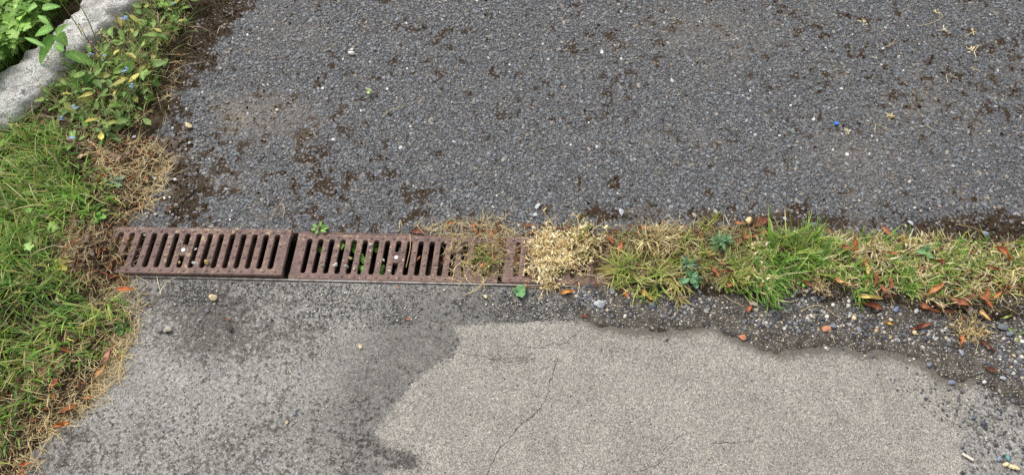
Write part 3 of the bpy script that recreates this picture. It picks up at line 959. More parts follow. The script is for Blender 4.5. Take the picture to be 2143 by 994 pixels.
# ---- lawn grass on the verge (uncountable) -------------------------
LAWN = [(-420, 210), (0, 228), (60, 236), (110, 248), (165, 290), (190, 330), (225, 360), (262, 420), (262, 462), (205, 480), (165, 520), (150, 560), (190, 598), (262, 622),
        (282, 655), (262, 712), (225, 760), (150, 790), (105, 850), (60, 900), (30, 960), (10, 1060), (-420, 1100)]
pl = Pile()
for cnt, pal0, pal1, Lr, lean, wd in ((6800, GREEN, GREEN * 1.1, (0.04, 0.115), (0.2, 1.2), 0.0046), (3800, GREEN * .9, YELG, (0.04, 0.10), (0.2, 1.2), 0.0026), (1500, YELG, YELG * 1.1, (0.05, 0.11), (0.35, 1.3), 0.0040), (2500, STRAW, STRAW, (0.03, 0.10), (0.6, 1.5), 0.0024), (800, GREEN, STRAW, (0.07, 0.14), (0.3, 1.1), 0.0044), (500, GREEN * .8, GREEN * .9, (.05, .10), (.4, 1.2), .0075)):
    x, y = scatter(LAWN, cnt)
    dens = fbm(x, y, 11, 3, 300)
    k = rng.random(cnt) < np.clip((dens - 0.22) * 2.6, 0.12, 1) * (.35 + .65 * sstep(sd_poly(x, y, PX(LAWN)), 0, .06))
    x, y = x[k], y[k]; n = len(x)
    clump = fbm(x, y, 8, 2, 310) * 9
    az = clump + rng.normal(0, 1.1, n)
    z = h_verge(x, y) - 0.004
    sd = sd_poly(x, y, PX(LAWN))
    L = rng.uniform(*Lr, n) * (0.4 + 0.6 * sstep(sd, 0.0, 0.10))
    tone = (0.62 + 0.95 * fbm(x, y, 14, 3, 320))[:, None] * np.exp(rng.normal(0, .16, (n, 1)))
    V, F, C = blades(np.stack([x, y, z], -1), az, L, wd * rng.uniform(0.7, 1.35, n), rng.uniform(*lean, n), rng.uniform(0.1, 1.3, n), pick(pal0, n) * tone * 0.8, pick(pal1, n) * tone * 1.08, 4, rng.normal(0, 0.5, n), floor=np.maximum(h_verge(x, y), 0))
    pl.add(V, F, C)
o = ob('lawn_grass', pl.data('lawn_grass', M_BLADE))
kind(o, 'stuff', 'long green and yellowing grass covering the verge', 'grass')

MAT0 = [(1560, 490), (1760, 492), (1950, 498), (2200, 520), (2200, 640), (2020, 660), (1820, 625), (1560, 600)]
# dry thatch, hay and litter lying flat
pl = Pile()
for poly, cnt, pal in (([(165, 310), (260, 300), (335, 300), (362, 350), (330, 420), (290, 450), (250, 470), (240, 420), (215, 350)], 900, STRAW), ([(150, 480), (268, 468), (290, 500), (285, 560), (270, 600), (180, 600), (140, 550)], 620, STRAW * 0.72),
                       ([(90, 760), (230, 720), (262, 730), (200, 830), (120, 890), (60, 930), (40, 1000), (-60, 1000), (40, 850)], 850, STRAW), ([(200, 600), (290, 590), (300, 660), (260, 760), (200, 740)], 420, STRAW * 0.9), ([(240, 690), (290, 680), (250, 800), (170, 870), (90, 930), (70, 1000), (20, 1000), (60, 900), (150, 830), (215, 770)], 520, STRAW),
                       (LAWN, 3600, STRAW * 0.6), ([(330, 150), (400, 60), (410, 80), (370, 190), (340, 250)], 120, STRAW * 0.8), ([(860, 470), (1060, 455), (1060, 500), (900, 492)], 200, STRAW * 0.9),
                       ([(930, 480), (1080, 480), (1075, 585), (950, 588)], 330, STRAW * 0.85), ([(1060, 470), (1300, 470), (1560, 470), (1560, 600), (1280, 600), (1070, 590)], 950, STRAW * 0.8), (MAT0, 1100, STRAW * .55)):
    x, y = scatter(poly, cnt)
    z = surf(x, y) + 0.001
    n = cnt
    V, F, C = blades(np.stack([x, y, z], -1), rng.uniform(0, 6.28, n), rng.uniform(0.012, 0.055, n), rng.uniform(0.0008, 0.0022, n), rng.uniform(1.2, 1.62, n), rng.uniform(-0.3, 0.5, n), pick(pal, n, 0.25), pick(pal, n, 0.25), 3, rng.normal(0, 0.9, n), floor=surf(x, y))
    pl.add(V, F, C)
kind(ob('dry_thatch', pl.data('dry_thatch', M_DRY)), 'stuff', 'dry straw and grass litter lying on the soil', 'litter')

# brown leaf crumbs and soil flecks over the verge edge (uncountable)
pl = Pile()
for poly, cnt in (([(160, 300), (330, 290), (350, 340), (300, 440), (250, 470), (220, 400)], 420), ([(140, 480), (270, 466), (288, 500), (284, 570), (265, 605), (170, 605)], 520), ([(300, 100), (400, 0), (430, 0), (370, 140), (330, 250), (250, 300)], 160),
                  ([(60, 760), (280, 640), (250, 760), (100, 900), (30, 1000), (-50, 1000)], 420), ([(960, 470), (1300, 475), (1560, 480), (2143, 500), (2143, 640), (1700, 600), (1100, 600)], 1500)):
    x, y = scatter(poly, cnt); z = surf(x, y) + 0.0015
    for i in range(cnt):
        L = rng.uniform(0.006, 0.02)
        V, F = leaf(L, L * rng.uniform(0.3, 0.6), 'lance', rng.uniform(0.3, 1.6), rng.uniform(-0.6, 0.8), n=5)
        a = rng.uniform(0, 6.28); A = np.array([x[i], y[i], z[i]])
        V = orient(V, A, A + [math.cos(a), math.sin(a), rng.uniform(-0.1, 0.35)], tilt=rng.uniform(-0.6, 0.6))
        pl.add(V, F, pick(np.array([S(98, 66, 44), S(126, 84, 54), S(84, 62, 48), S(120, 104, 86), S(150, 96, 60)]), 1, 0.2)[0])
kind(ob('leaf_litter', pl.data('leaf_litter', M_DEAD)), 'stuff', 'crumbled brown leaf litter on the soil', 'litter')


# ---- cranesbill ground cover behind the kerb and small leaves in the grass
def ground_leaves(name, poly, cnt, Rr, zr, cols, label, lobes=5):
    pl = Pile(); x, y = scatter(poly, cnt)
    for i in range(cnt):
        r = rng.uniform(*Rr)
        V, F = palm(r, lobes, 26, rng.uniform(-0.15, 0.35))
        t1, t2 = rng.normal(0, 0.35, 2)
        V[:, 2] += V[:, 0] * t1 + V[:, 1] * t2
        z0 = float(h_verge(x[i], y[i])); zz = z0 + rng.uniform(*zr)
        V = rotz(V, rng.uniform(0, 6.28)) + [x[i], y[i], zz]
        c = pick(cols, 1, 0.18)[0]
        cc = np.tile(c, (len(V), 1)); cc[0] *= 1.25
        pl.add(V, F, cc)
        P = np.array([[x[i] + rng.normal(0, .012), y[i] + rng.normal(0, .012), z0 - 0.002], [x[i], y[i], zz]])
        pl.add(*tube(P, 0.0008, 0.0006, 3), c * 0.9)
    kind(ob(name, pl.data(name, M_LEAF)), 'stuff', label, 'ground cover')


BEHIND = [(-160, -130), (120, -130), (215, -60), (168, 8), (98, 100), (46, 162), (0, 205), (-160, 320)]
LEAFG = np.array([S(124, 162, 70), S(142, 178, 84), S(106, 146, 62), S(154, 188, 100)])
ground_leaves('cranesbill_cover', BEHIND, 1500, (0.010, 0.021), (0.01, 0.075), LEAFG, 'bright green lobed leaves growing thickly behind the kerb stone')
ground_leaves('overhanging_leaves', [(172, 10), (160, 40), (98, 128), (45, 192), (0, 240), (-60, 290), (-80, 230), (0, 190), (70, 105), (130, 20)], 260, (0.010, 0.019), (0.072, 0.105), LEAFG, 'bright green lobed leaves hanging over the back of the kerb stone')
ground_leaves('weed_leaves', [(-200, 300), (10, 300), (60, 330), (150, 400), (200, 470), (140, 560), (0, 520), (-200, 560)], 46, (0.008, 0.016), (0.02, 0.045), LEAFG * 0.9, 'small lobed weed leaves scattered among the verge grass')
x, y = scatter(BEHIND, 2200); n = 2200
V, F, C = blades(np.stack([x, y, h_verge(x, y)], -1), rng.uniform(0, 6.28, n), rng.uniform(0.03, 0.11, n), rng.uniform(0.002, 0.004, n), rng.uniform(0.2, 1.2, n), rng.uniform(0, 1.2, n), pick(GREEN, n) * 0.8, pick(YELG, n), 4)
kind(ob('back_grass', mesh_data('back_grass', V, F, C, smooth=True, mat=M_BLADE)), 'stuff', 'thin grass blades among the lobed leaves behind the kerb', 'grass')
# low leafy weeds between kerb and asphalt
pl = Pile()
MIX = [(300, 0), (400, -10), (400, 60), (350, 150), (330, 200), (310, 260), (240, 300), (180, 290), (120, 240), (60, 236), (125, 172), (192, 134), (255, 95)]
x, y = scatter(MIX, 520)
for i in range(520):
    L = rng.uniform(0.010, 0.048); V, F = leaf(L, L * rng.uniform(0.28, 0.5), 'spat' if rng.random() < .5 else 'lance', rng.uniform(0.2, 0.7), rng.uniform(-0.9, 0.3), n=6)
    a = rng.uniform(0, 6.28); z = float(h_verge(x[i], y[i])) + rng.uniform(0.002, 0.035)
    A = np.array([x[i], y[i], z]); V = orient(V, A, A + [math.cos(a), math.sin(a), rng.uniform(-0.2, 0.8)], tilt=rng.normal(0, 0.4))
    c = pick(np.concatenate([LEAFG * 0.9, LEAFG * 0.7, LEAFG * .55, YELG[:1], [S(206, 196, 106)]]), 1, 0.2)[0]
    pl.add(V, F, c)
x, y = scatter(MIX, 1500); n = 1500
V, F, C = blades(np.stack([x, y, h_verge(x, y)], -1), rng.uniform(0, 6.28, n), rng.uniform(0.025, 0.10, n), rng.uniform(0.001, 0.0026, n), rng.uniform(0.3, 1.4, n), rng.uniform(-.2, 1.0, n), pick(np.concatenate([GREEN * .8, STRAW * .8]), n), pick(np.concatenate([GREEN, STRAW, STRAW]), n), 4, rng.normal(0, .6, n))
pl.add(V, F, C)
kind(ob('mixed_weeds', pl.data('mixed_weeds', M_LEAF)), 'stuff', 'tangled low green and straw weeds between kerb and asphalt', 'ground cover')


# ---- single plants -------------------------------------------------
def leaf_part(parent, org, A, B, W, shape, col, mat=M_LEAF, roll=0.35, bend=-0.4, fold=0.0, serr=0.0, n=10, tilt=0.0, name='leaf', wav=0.0):
    A, B = np.asarray(A, float), np.asarray(B, float)
    V, F = leaf(float(np.linalg.norm(B - A)), W, shape, roll, bend, fold, serr, n, wav, int(abs(A[0] * 1e5)))
    V = orient(V, A, B, tilt=tilt)
    c = np.tile(np.asarray(col, float), (len(V), 1)).reshape(n, 5, 3)
    c[:, 2] *= 1.35; c[:, (0, 4)] *= 0.92
    return ob(name, mesh_data(name, V - org, F, c.reshape(-1, 3), smooth=True, mat=mat), parent)


def G3(px, py, z):
    return G(px, py, z)


# tall broad-leaved weed with the dark stem in front of the kerb
base = GS(137, 143)
tw = empty('tall_weed', tuple(base)); tag(tw, 'tall weed with toothed green leaves on a dark stem before the kerb', 'weed')
stem = smooth_path([base - [0, 0, .01], G3(130, 118, 0.06), G3(136, 98, 0.10), G3(117, 66, 0.15), G3(95, 32, 0.21), G3(66, -5, 0.27), G3(40, -40, 0.33)], 6)
V, F = tube(stem - base, 0.0032, 0.0018, 6)
cc = np.linspace(0, 1, len(V))[:, None] * S(92, 120, 50) + (1 - np.linspace(0, 1, len(V))[:, None]) * S(70, 56, 52)
part('stem', V, F, M_LEAF, tw, col=cc, smooth=True)
g1, g2 = S(142, 186, 98), S(122, 168, 80)
for (ax, ay, az, bx, by, bz, w, c, sh) in [(118, 75, .155, 136, 46, .19, .030, g1, 'heart'), (120, 72, .15, 142, 97, .13, .036, g1, 'heart'), (112, 62, .16, 62, 68, .15, .038, g2, 'ovate'), (104, 50, .18, 78, 30, .20, .02, g1, 'ovate'), (116, 75, .14, 66, 132, .10, .046, g2, 'ovate'),
                                          (134, 108, .09, 112, 90, .10, .022, g2, 'ovate'), (134, 112, .085, 214, 134, .05, .034, g2, 'ovate'), (88, 20, .22, 124, 8, .22, .026, g2, 'ovate'), (80, 10, .24, 52, 22, .24, .02, g1, 'ovate'), (96, 100, .13, 44, 70, .15, .014, g2, 'lance')]:
    leaf_part(tw, base, G3(ax, ay, az), G3(bx, by, bz), w, sh, c, serr=0.09, n=15, roll=0.45, bend=-0.5)
# bramble-like young weed below it
base = GS(150, 168)
yw = empty('young_weed', tuple(base)); tag(yw, 'young weed with three rounded bright green leaves below the dark stem', 'weed')
part('stem', *tube(smooth_path([base - [0, 0, .01], G3(150, 160, .03), G3(146, 158, .05)], 5) - base, 0.0014, 0.001, 5), M_LEAF, yw, col=S(90, 120, 50))
for (ax, ay, az, bx, by, bz, w) in [(150, 163, .05, 172, 190, .04, .042), (148, 162, .05, 156, 144, .06, .026), (147, 163, .05, 130, 168, .045, .022)]:
    leaf_part(yw, base, G3(ax, ay, az), G3(bx, by, bz), w, 'ovate', S(144, 188, 96), serr=0.07, n=15, roll=0.35)
base = GS(82, 208)
lw = empty('broadleaf_seedling', tuple(base)); tag(lw, 'low yellowish green weed with rounded leaves beside the kerb foot', 'weed')
part('stem', *tube(np.array([base - [0, 0, .01], G3(82, 205, .03)]) - base, 0.0014, 0.001, 5), M_LEAF, lw, col=S(90, 120, 50))
for (bx, by, w) in [(60, 208, .028), (75, 190, .03), (96, 205, .028), (88, 184, .022), (104, 190, .022)]:
    leaf_part(lw, base, G3(82, 204, .03), G3(bx, by, .04), w, 'ovate', S(156, 188, 92), serr=0.06, n=13)
# thin bare stalks rising before the kerb
for pts, c, lab in [([(186, 100, .03), (165, 60, .10), (146, 32, .16), (120, -6, .22), (100, -40, .27)], S(132, 138, 76), 'olive bare weed stalk slanting across the kerb stone'), ([(240, 152, .02), (212, 118, .06), (186, 88, .10), (164, 48, .15)], S(128, 92, 88), 'reddish thin weed stalk with small buds before the kerb'), ([(214, 118, .03), (184, 42, .13), (156, -4, .19), (130, -44, .24)], S(140, 152, 82), 'green grass stem leaning over the top of the kerb'), ([(250, 120, .02), (226, 90, .07), (204, 58, .11)], S(150, 120, 104), 'short reddish stalk beside the kerb with pale buds')]:
    P = np.array([G3(*q) for q in pts]); b0 = GS(pts[0][0], pts[0][1]); P[0] = b0
    e = empty('weed_stalk', tuple(b0)); tag(e, lab, 'weed stalk', 'bare stalks before the kerb')
    Q = smooth_path(P, 8); part('stem', *tube(Q - b0, .0018, .0009, 5), M_LEAF, e, col=c)
    if 'bud' in lab:
        for q in range(16):
            t = Q[rng.integers(len(Q) // 3, len(Q))]; a = rng.uniform(0, 6.28); L = rng.uniform(.007, .013)
            leaf_part(e, b0, t, t + [L * math.cos(a), L * math.sin(a), .004], .004, 'lance', pick(np.array([S(196, 176, 120), S(178, 150, 132), S(190, 196, 120)]), 1)[0], n=5, name='bud')
# forget-me-nots
for (bx, by, tops, lab) in [(262, 170, [(261, 143, .05), (258, 150, .045)], 'forget-me-not with blue flower clusters in the middle of the weeds'), (285, 196, [(274, 181, .04), (277, 186, .03)], 'forget-me-not with one blue flower head nearest the asphalt'), (255, 75, [(257, 40, .07), (262, 36, .06)], 'forget-me-not with blue flowers against the kerb stone'),
                            (195, 135, [(187, 117, .05), (219, 118, .05)], 'forget-me-not with pale blue flowers behind the large toothed leaf'), (160, 240, [(157, 225, .04), (129, 247, .03)], 'forget-me-not with faded lilac flowers in the long grass'), (158, 300, [(151, 290, .03)], 'lone small blue forget-me-not flower low in the grass'), (370, 20, [(364, 8, .03)], 'forget-me-not at the far top end of the weeds')]:
    base = GS(bx, by)
    fm = empty('forget_me_not', tuple(base)); tag(fm, lab, 'flower', 'forget-me-nots on the verge')
    for (tx, ty, tz) in tops:
        tip = G3(tx, ty, base[2] + tz)
        part('stem', *tube(smooth_path([base - [0, 0, .006], (base + tip) / 2 + [.004, 0, .008], tip], 5) - base, 0.0011, 0.0007, 4), M_LEAF, fm, col=S(96, 112, 60))
        for q in range(3):
            ctr = tip + rng.normal(0, 0.0035, 3)
            V, F = palm(0.0044, 5, 21, 0.1)
            V = V + [0, 0, 0]; V[:, 2] += V[:, 0] * rng.normal(0, .3) - V[:, 1] * 0.5
            fl = part('flower', V + ctr - base, F, M_LEAF, fm, col=pick(np.array([S(130, 168, 236), S(150, 182, 240), S(164, 176, 232)]), 1, .08)[0])
            part('eye', *[a for a in disc(0.0010, 0.0, 0.0006, 6, 0.0002, (ctr - base)[:2])], M_LEAF, fl, col=S(240, 226, 140)).location = (0, 0, float((ctr - base)[2]))
    for q in range(7):
        a = rng.uniform(0, 6.28); L = rng.uniform(.025, .04)
        leaf_part(fm, base, base + [0, 0, .004], base + [L * math.cos(a), L * math.sin(a), rng.uniform(.004, .02)], .009, 'spat', pick(LEAFG * .85, 1)[0], n=7)


def rosette(name, px, py, rad, n, col, label, cat='weed', w=0.3, rings=2, dz=0.0, mat=M_LEAF, rise=0.5, shape='spat', serr=0.0):
    base = GS(px, py, dz)
    e = empty(name, tuple(base)); tag(e, label, cat)
    for r in range(rings):
        for q in range(n):
            a = 6.28 * (q + 0.5 * r) / n + rng.normal(0, .35); L = rad * (1 - 0.24 * r) * rng.uniform(.5, 1.15)
            tip = base + [L * math.cos(a), L * math.sin(a), .004 + L * rise * (0.25 + 0.6 * r) + rng.uniform(0, .004)]
            leaf_part(e, base, base + [0, 0, .002 + .003 * r], tip, L * w * 1.3, shape, np.asarray(col) * math.exp(rng.normal(0, .24)), mat, roll=rng.uniform(.3, .9), bend=rng.uniform(-1.2, .2), n=10, tilt=rng.normal(0, .35), wav=.25, serr=.1)
    return e


rosette('grey_leaved_rosette', 238, 382, .036, 8, S(120, 140, 108), 'grey-green rosette flat on the bare soil at the grass edge', w=.26, rise=.25)
rosette('bright_rosette', 197, 452, .036, 8, S(106, 150, 62), 'fresh bright green rosette in the grass above the debris', w=.34, rise=.6)
rosette('narrow_leaf_rosette', 225, 280, .055, 9, S(96, 122, 62), 'dull green long-leaved rosette below the flowering weeds', w=.2, rise=.35, shape='lance')
rosette('small_leaf_rosette', 262, 262, .03, 8, S(84, 124, 56), 'small dark green rosette at the edge of the asphalt', w=.35)
rosette('verge_clover', 262, 690, .028, 9, S(78, 116, 54), 'small dark green leafy weed at the concrete edge below the drain', w=.4)
rosette('yellowing_weed', 131, 556, .024, 6, S(196, 192, 92), 'single yellow lobed weed in the grass left of the raised grating', w=.5)
rosette('blue_green_rosette', 1446, 583, .030, 10, S(116, 158, 116), 'bluish green leafy rosette at the near edge of the weed strip', w=.36, rings=3, dz=.002, rise=.75)
rosette('grey_green_rosette', 1440, 556, .030, 12, S(108, 138, 108), 'dull grey-green rosette right behind the bluish green one', w=.26, rings=3, dz=.002, rise=.7)
rosette('feathery_rosette', 1508, 510, .034, 13, S(112, 148, 104), 'feathery blue-green rosette at the far edge of the weed strip', w=.24, rings=3, dz=.002, rise=.75)
rosette('clover_leaf_weed', 1937, 530, .026, 4, S(112, 148, 98), 'smooth green four-leaved weed in the dry mat of grass', w=.55, rings=1, dz=.012, rise=.5, shape='ovate')
rosette('edge_sprig', 2126, 702, .030, 4, S(120, 142, 72), 'thin green sprig on the grit near the right end', w=.2, rings=1, rise=.3)
rosette('tiny_seedling', 1522, 607, .010, 4, S(130, 180, 60), 'tiny bright green seedling on the dark soil', w=.7, rings=1)
rosette('tiny_sprout', 1678, 590, .022, 4, S(112, 156, 62), 'small rounded green sprout below the tall green tuft', w=.5, rings=1, dz=.004)

# sprig on the far rail of the middle grating
base = GS(668, 486) + [0, .004, .003]
sp = empty('leafy_sprig', tuple(base)); tag(sp, 'small fresh green sprig growing at the far rail of the middle grating', 'weed')
part('stem', *tube(smooth_path([base - [0, 0, .02], base + [.006, .004, .006], base + [.026, .006, .010]], 5) - base, .0012, .0008, 5), M_LEAF, sp, col=S(120, 160, 70))
for (dx, dy, L) in [(-.012, .010, .022), (.004, .016, .02), (.016, .008, .022), (.022, .012, .018), (-.004, -.008, .02), (.014, -.006, .022), (-.018, .0, .018), (.03, .002, .016)]:
    c0 = base + [dx * .4, dy * .4, .006]; a = math.atan2(dy, dx)
    L *= .72
    leaf_part(sp, base, c0, c0 + [L * math.cos(a), L * math.sin(a), rng.uniform(-.002, .008)], .009, 'ovate', pick(np.array([S(122, 164, 74), S(100, 142, 60)]), 1, .1)[0], serr=.12, n=11)
# plants growing up inside the channel under the middle grating
for (px, py, dz, n, lab) in [(757, 545, -.012, 9, 'green seedling filling a slot left of the middle grating bolt'), (716, 506, -.012, 4, 'small green leaf showing through the fourth slot of the middle grating'), (738, 514, -.02, 5, 'green seedling deep in the slots near the far rail of the middle grating'), (786, 516, -.02, 5, 'dim green seedling beside the bolt slot of the middle grating'), (668, 510, -.022, 4, 'green leaf deep under the second slot of the middle grating'), (800, 560, -.03, 5, 'dark green seedling low in the slot just left of the bolt')]:
    b = G(px, py, dz); base = np.array([b[0], b[1], -.118])
    e = empty('channel_seedling', tuple(base)); tag(e, lab, 'weed', 'seedlings inside the drain')
    part('stem', *tube(smooth_path([base - [0, 0, .002], (base + b) / 2 + [.004, .002, 0], b - [0, 0, .004]], 5) - base, .0013, .0009, 5), M_LEAF, e, col=S(110, 150, 60))
    for q in range(n):
        off = np.array([rng.normal(0, .003), (q - n / 2) * .006 if n > 6 else rng.normal(0, .006), rng.uniform(-.012, .002)])
        a = rng.choice([1.4, -1.7, 1.2, -1.3]); L = rng.uniform(.014, .022)
        leaf_part(e, base, b + off, b + off + [L * math.cos(a) * .5, L * math.sin(a), .004], .011, 'ovate', S(112, 172, 62), serr=.1, n=9)


# ---- grass tufts and dead plants of the weed strip -----------------
def tuft(px, py, n, rad, L, label, pal0, pal1, lean=(0.15, 1.25), wd=0.0024, bias=None, name='grass_tuft', mat=M_BLADE, curl=(0.2, 1.2), group='grass tufts in the weed strip', seeds=0):
    base = GS(px, py)
    n = int(n * .58); nc = max(3, n // 14)
    ca, cr = rng.uniform(0, 6.28, nc), rad * .8 * np.sqrt(rng.random(nc))
    w = rng.integers(0, nc, n)
    x = base[0] + (cr * np.cos(ca))[w] + rng.normal(0, rad * .10, n); y = base[1] + (cr * np.sin(ca))[w] + rng.normal(0, rad * .10, n)
    az = np.arctan2(y - base[1], x - base[0]) + rng.normal(0, 1.3, n) + .5
    Lc = (rng.uniform(.6, 1.15, nc))[w]
    if bias is not None:
        k = rng.random(n) < bias[1]; az = np.where(k, R(bias[0]) + rng.normal(0, .45, n), az)
    tone = np.exp(rng.normal(0, .2, (n, 1)))
    pal1 = np.concatenate([pal1, pal1, pal1, STRAW[:2]])
    V, F, C = blades(np.stack([x, y, surf(x, y) - .002], -1), az, rng.uniform(.5, 1.1, n) * L * Lc, wd * 1.75 * rng.uniform(.6, 1.3, n), rng.uniform(*lean, n), rng.uniform(*curl, n), pick(pal0, n) * .8 * tone, pick(pal1, n) * 1.2 * tone, 5, rng.normal(0, .45, n), floor=surf(x, y))
    e = empty(name, tuple(base)); tag(e, label, 'grass tuft' if name == 'grass_tuft' else 'dead weed', group)
    kind(ob('blades' if name == 'grass_tuft' else 'dry_stalks', mesh_data('blades', V - base, F, C, smooth=True, mat=mat), e), 'stuff')
    for q in range(seeds):
        a = rng.uniform(0, 6.28); top = base + [math.cos(a) * L * .5, abs(math.sin(a)) * L * .6, L * rng.uniform(.9, 1.3)]
        P = smooth_path([base, base * .5 + top * .5 + [0, 0, L * .15], top], 6)
        part('seed_stalk', *tube(P - base, .0008, .0005, 4), M_DRY, e, col=S(170, 176, 100))
    return e


def dead_weed(px, py, rad, hgt, n_leaf, n_stem, label, pal=PALE, sx=1.0, clumps=0, name='dead_weed'):
    """withered mounded weed: wiry stems carrying many small crisp curled leaves"""
    base = GS(px, py)
    e = empty(name, tuple(base)); tag(e, label, 'dead weed', 'dead weeds in the weed strip')
    stems = Pile()
    tips = []
    for q in range(n_stem):
        a = rng.uniform(0, 6.28); d = rad * rng.uniform(.4, 1.0) * (1 + .35 * math.sin(a * 3 + px) * rng.random()) * (1.35 if rng.random() < .12 else 1)
        tip = base + [d * math.cos(a) * sx, d * math.sin(a), hgt * rng.uniform(.15, 1.0) * (1.2 - d / rad * .6)]
        mid = base * .45 + tip * .55 + [rng.normal(0, .012), rng.normal(0, .012), hgt * rng.uniform(.1, .4)]
        P = smooth_path([base + [rng.normal(0, .004), rng.normal(0, .004), -.003], mid, tip], 6); tips.append(P)
        stems.add(*tube(P - base, .0012, .0007, 3), pick(pal, 1, .12)[0])
    kind(ob('dry_stalks', stems.data('dry_stalks', M_DRY), e), 'stuff')
    lv = Pile()
    for q in range(n_leaf):
        P = tips[rng.integers(0, len(tips))]; t = rng.uniform(.3, 1.0) ** .8
        c = P[min(int(t * len(P)), len(P) - 1)] + rng.normal(0, rad * .075, 3) * [1, 1, .6]
        c[2] = max(c[2], base[2] + .002)
        L = rng.uniform(.005, .015)
        V, F = leaf(L, L * rng.uniform(.3, .55), 'lance', rng.uniform(.5, 1.5), rng.uniform(-1.8, 1.8), n=5)
        d = rng.normal(0, 1, 3)
        V = orient(V, c, c + d, up=rng.normal(0, 1, 3))
        lv.add(V - base, F, pick(pal, 1, .14)[0])
    kind(ob('dry_leaves', lv.data('dry_leaves', M_DRY), e), 'stuff')
    return e


dead_weed(1158, 536, .084, .046, 1150, 170, 'large pale dead weed bushing over the third grating', sx=1.0)
dead_weed(1215, 505, .06, .042, 260, 50, 'straw-coloured dead sprays leaning back from the large pale weed', pal=np.concatenate([PALE, YELG]))
dead_weed(1012, 545, .05, .03, 160, 40, 'small brownish dead weed at the joint of the two gratings', pal=np.concatenate([STRAW * .85, YELG * .9]))
dead_weed(1588, 585, .034, .018, 260, 12, 'pale crumbly dead weed beside the drooping green tuft', sx=1.4)
dead_weed(2025, 690, .05, .02, 120, 60, 'flat pale dead grass star lying on the grit', pal=STRAW * 1.05)
dead_weed(1715, 598, .03, .015, 130, 16, 'small straw-coloured dead weed at the near edge below the tall tuft', pal=STRAW)
dead_weed(1150, 600, .022, .012, 60, 10, 'small dead sprig hanging over the near edge of the third grating')
dead_weed(1590, 525, .035, .018, 150, 18, 'flattened dead weed among the rosettes at the middle of the strip')
dead_weed(1390, 505, .06, .025, 130, 60, 'wiry dead grass arching over the far edge of the strip', pal=STRAW)
YG = np.concatenate([GREEN, YELG])
tuft(1152, 560, 130, .03, .042, 'small green tuft sprouting in front of the large pale weed', YG, YELG * 1.05)
tuft(1012, 550, 60, .025, .032, 'tiny dark green tuft at the joint of the two gratings', GREEN * .8, GREEN)
tuft(1332, 572, 360, .075, .066, 'spreading yellow-green tuft at the near edge, left of the rosettes', YG, YELG * 1.1, lean=(.4, 1.4))
tuft(1418, 608, 150, .035, .055, 'sparse straw and green tuft hanging over the grit below the rosettes', np.concatenate([STRAW, YELG]), np.concatenate([STRAW, YELG]), lean=(.6, 1.5), bias=(-100, .5))
tuft(1438, 530, 200, .055, .055, 'thin pale green tuft between the two blue-green rosettes', YG, YELG, lean=(.3, 1.3))
tuft(1360, 500, 120, .05, .06, 'wispy straw tuft at the far edge above the yellow-green tuft', np.concatenate([STRAW, YELG]), STRAW, lean=(.5, 1.5), mat=M_DRY)
tuft(1668, 528, 520, .08, .082, 'tallest bright green tuft with upright blades', GREEN * 1.2, np.concatenate([GREEN * 1.25, YELG]), lean=(.2, 1.25), wd=.0026, seeds=7, curl=(.1, 1.0))
tuft(1592, 590, 420, .05, .075, 'dense dark green tuft drooping onto the grit', GREEN * .9, GREEN, lean=(.7, 1.4), bias=(-62, .75), curl=(.1, .6))
tuft(1530, 560, 260, .06, .05, 'low mixed green tuft in the middle of the strip', YG * .9, YELG, lean=(.3, 1.4))
tuft(1560, 540, 160, .05, .05, 'thin green tuft behind the drooping dark green one', GREEN, YELG, lean=(.3, 1.2))
tuft(1488, 475, 70, .03, .035, 'short pale tuft beside the feathery rosette', YELG, YELG, lean=(.3, 1.2))

MAT = [(1690, 500), (1760, 492), (1850, 490), (1950, 498), (2020, 500), (2100, 510), (2200, 520), (2700, 540), (2700, 640), (2200, 620), (2080, 625), (2020, 650), (1960, 640), (1900, 628), (1820, 618), (1740, 600), (1690, 585)]
pl = Pile()
for cnt, p0, p1, Lr, ln, wd in ((2900, np.concatenate([PALE * .85, STRAW * .75]), np.concatenate([PALE, STRAW * .9]), (.012, .042), (.4, 1.5), .0034), (1700, YELG, np.concatenate([YELG, PALE]), (.014, .045), (.4, 1.4), .0034), (2000, GREEN, YG, (.014, .048), (.3, 1.3), .0036)):
    x, y = scatter(MAT, cnt); g = fbm(x, y, 30, 3, 400)
    k = rng.random(cnt) < np.clip((g - .25) * 3, .1, 1) if p0 is not GREEN else rng.random(cnt) < np.clip((.62 - g) * 4, 0, 1)
    x, y = x[k], y[k]; n = len(x)
    V, F, C = blades(np.stack([x, y, surf(x, y) + rng.uniform(-.002, .008, n)], -1), rng.uniform(0, 6.28, n), rng.uniform(*Lr, n), wd * rng.uniform(.6, 1.3, n), rng.uniform(*ln, n), rng.uniform(-.4, 1.6, n), pick(p0, n, .2) * .85, pick(p1, n, .2), 4, rng.normal(0, .8, n), floor=surf(x, y))
    pl.add(V, F, C)
kind(ob('dry_grass_mat', pl.data('dry_grass_mat', M_DRY)), 'stuff', 'matted half-dry short grass filling the right part of the drain strip', 'grass')
TB = GREEN * 1.1
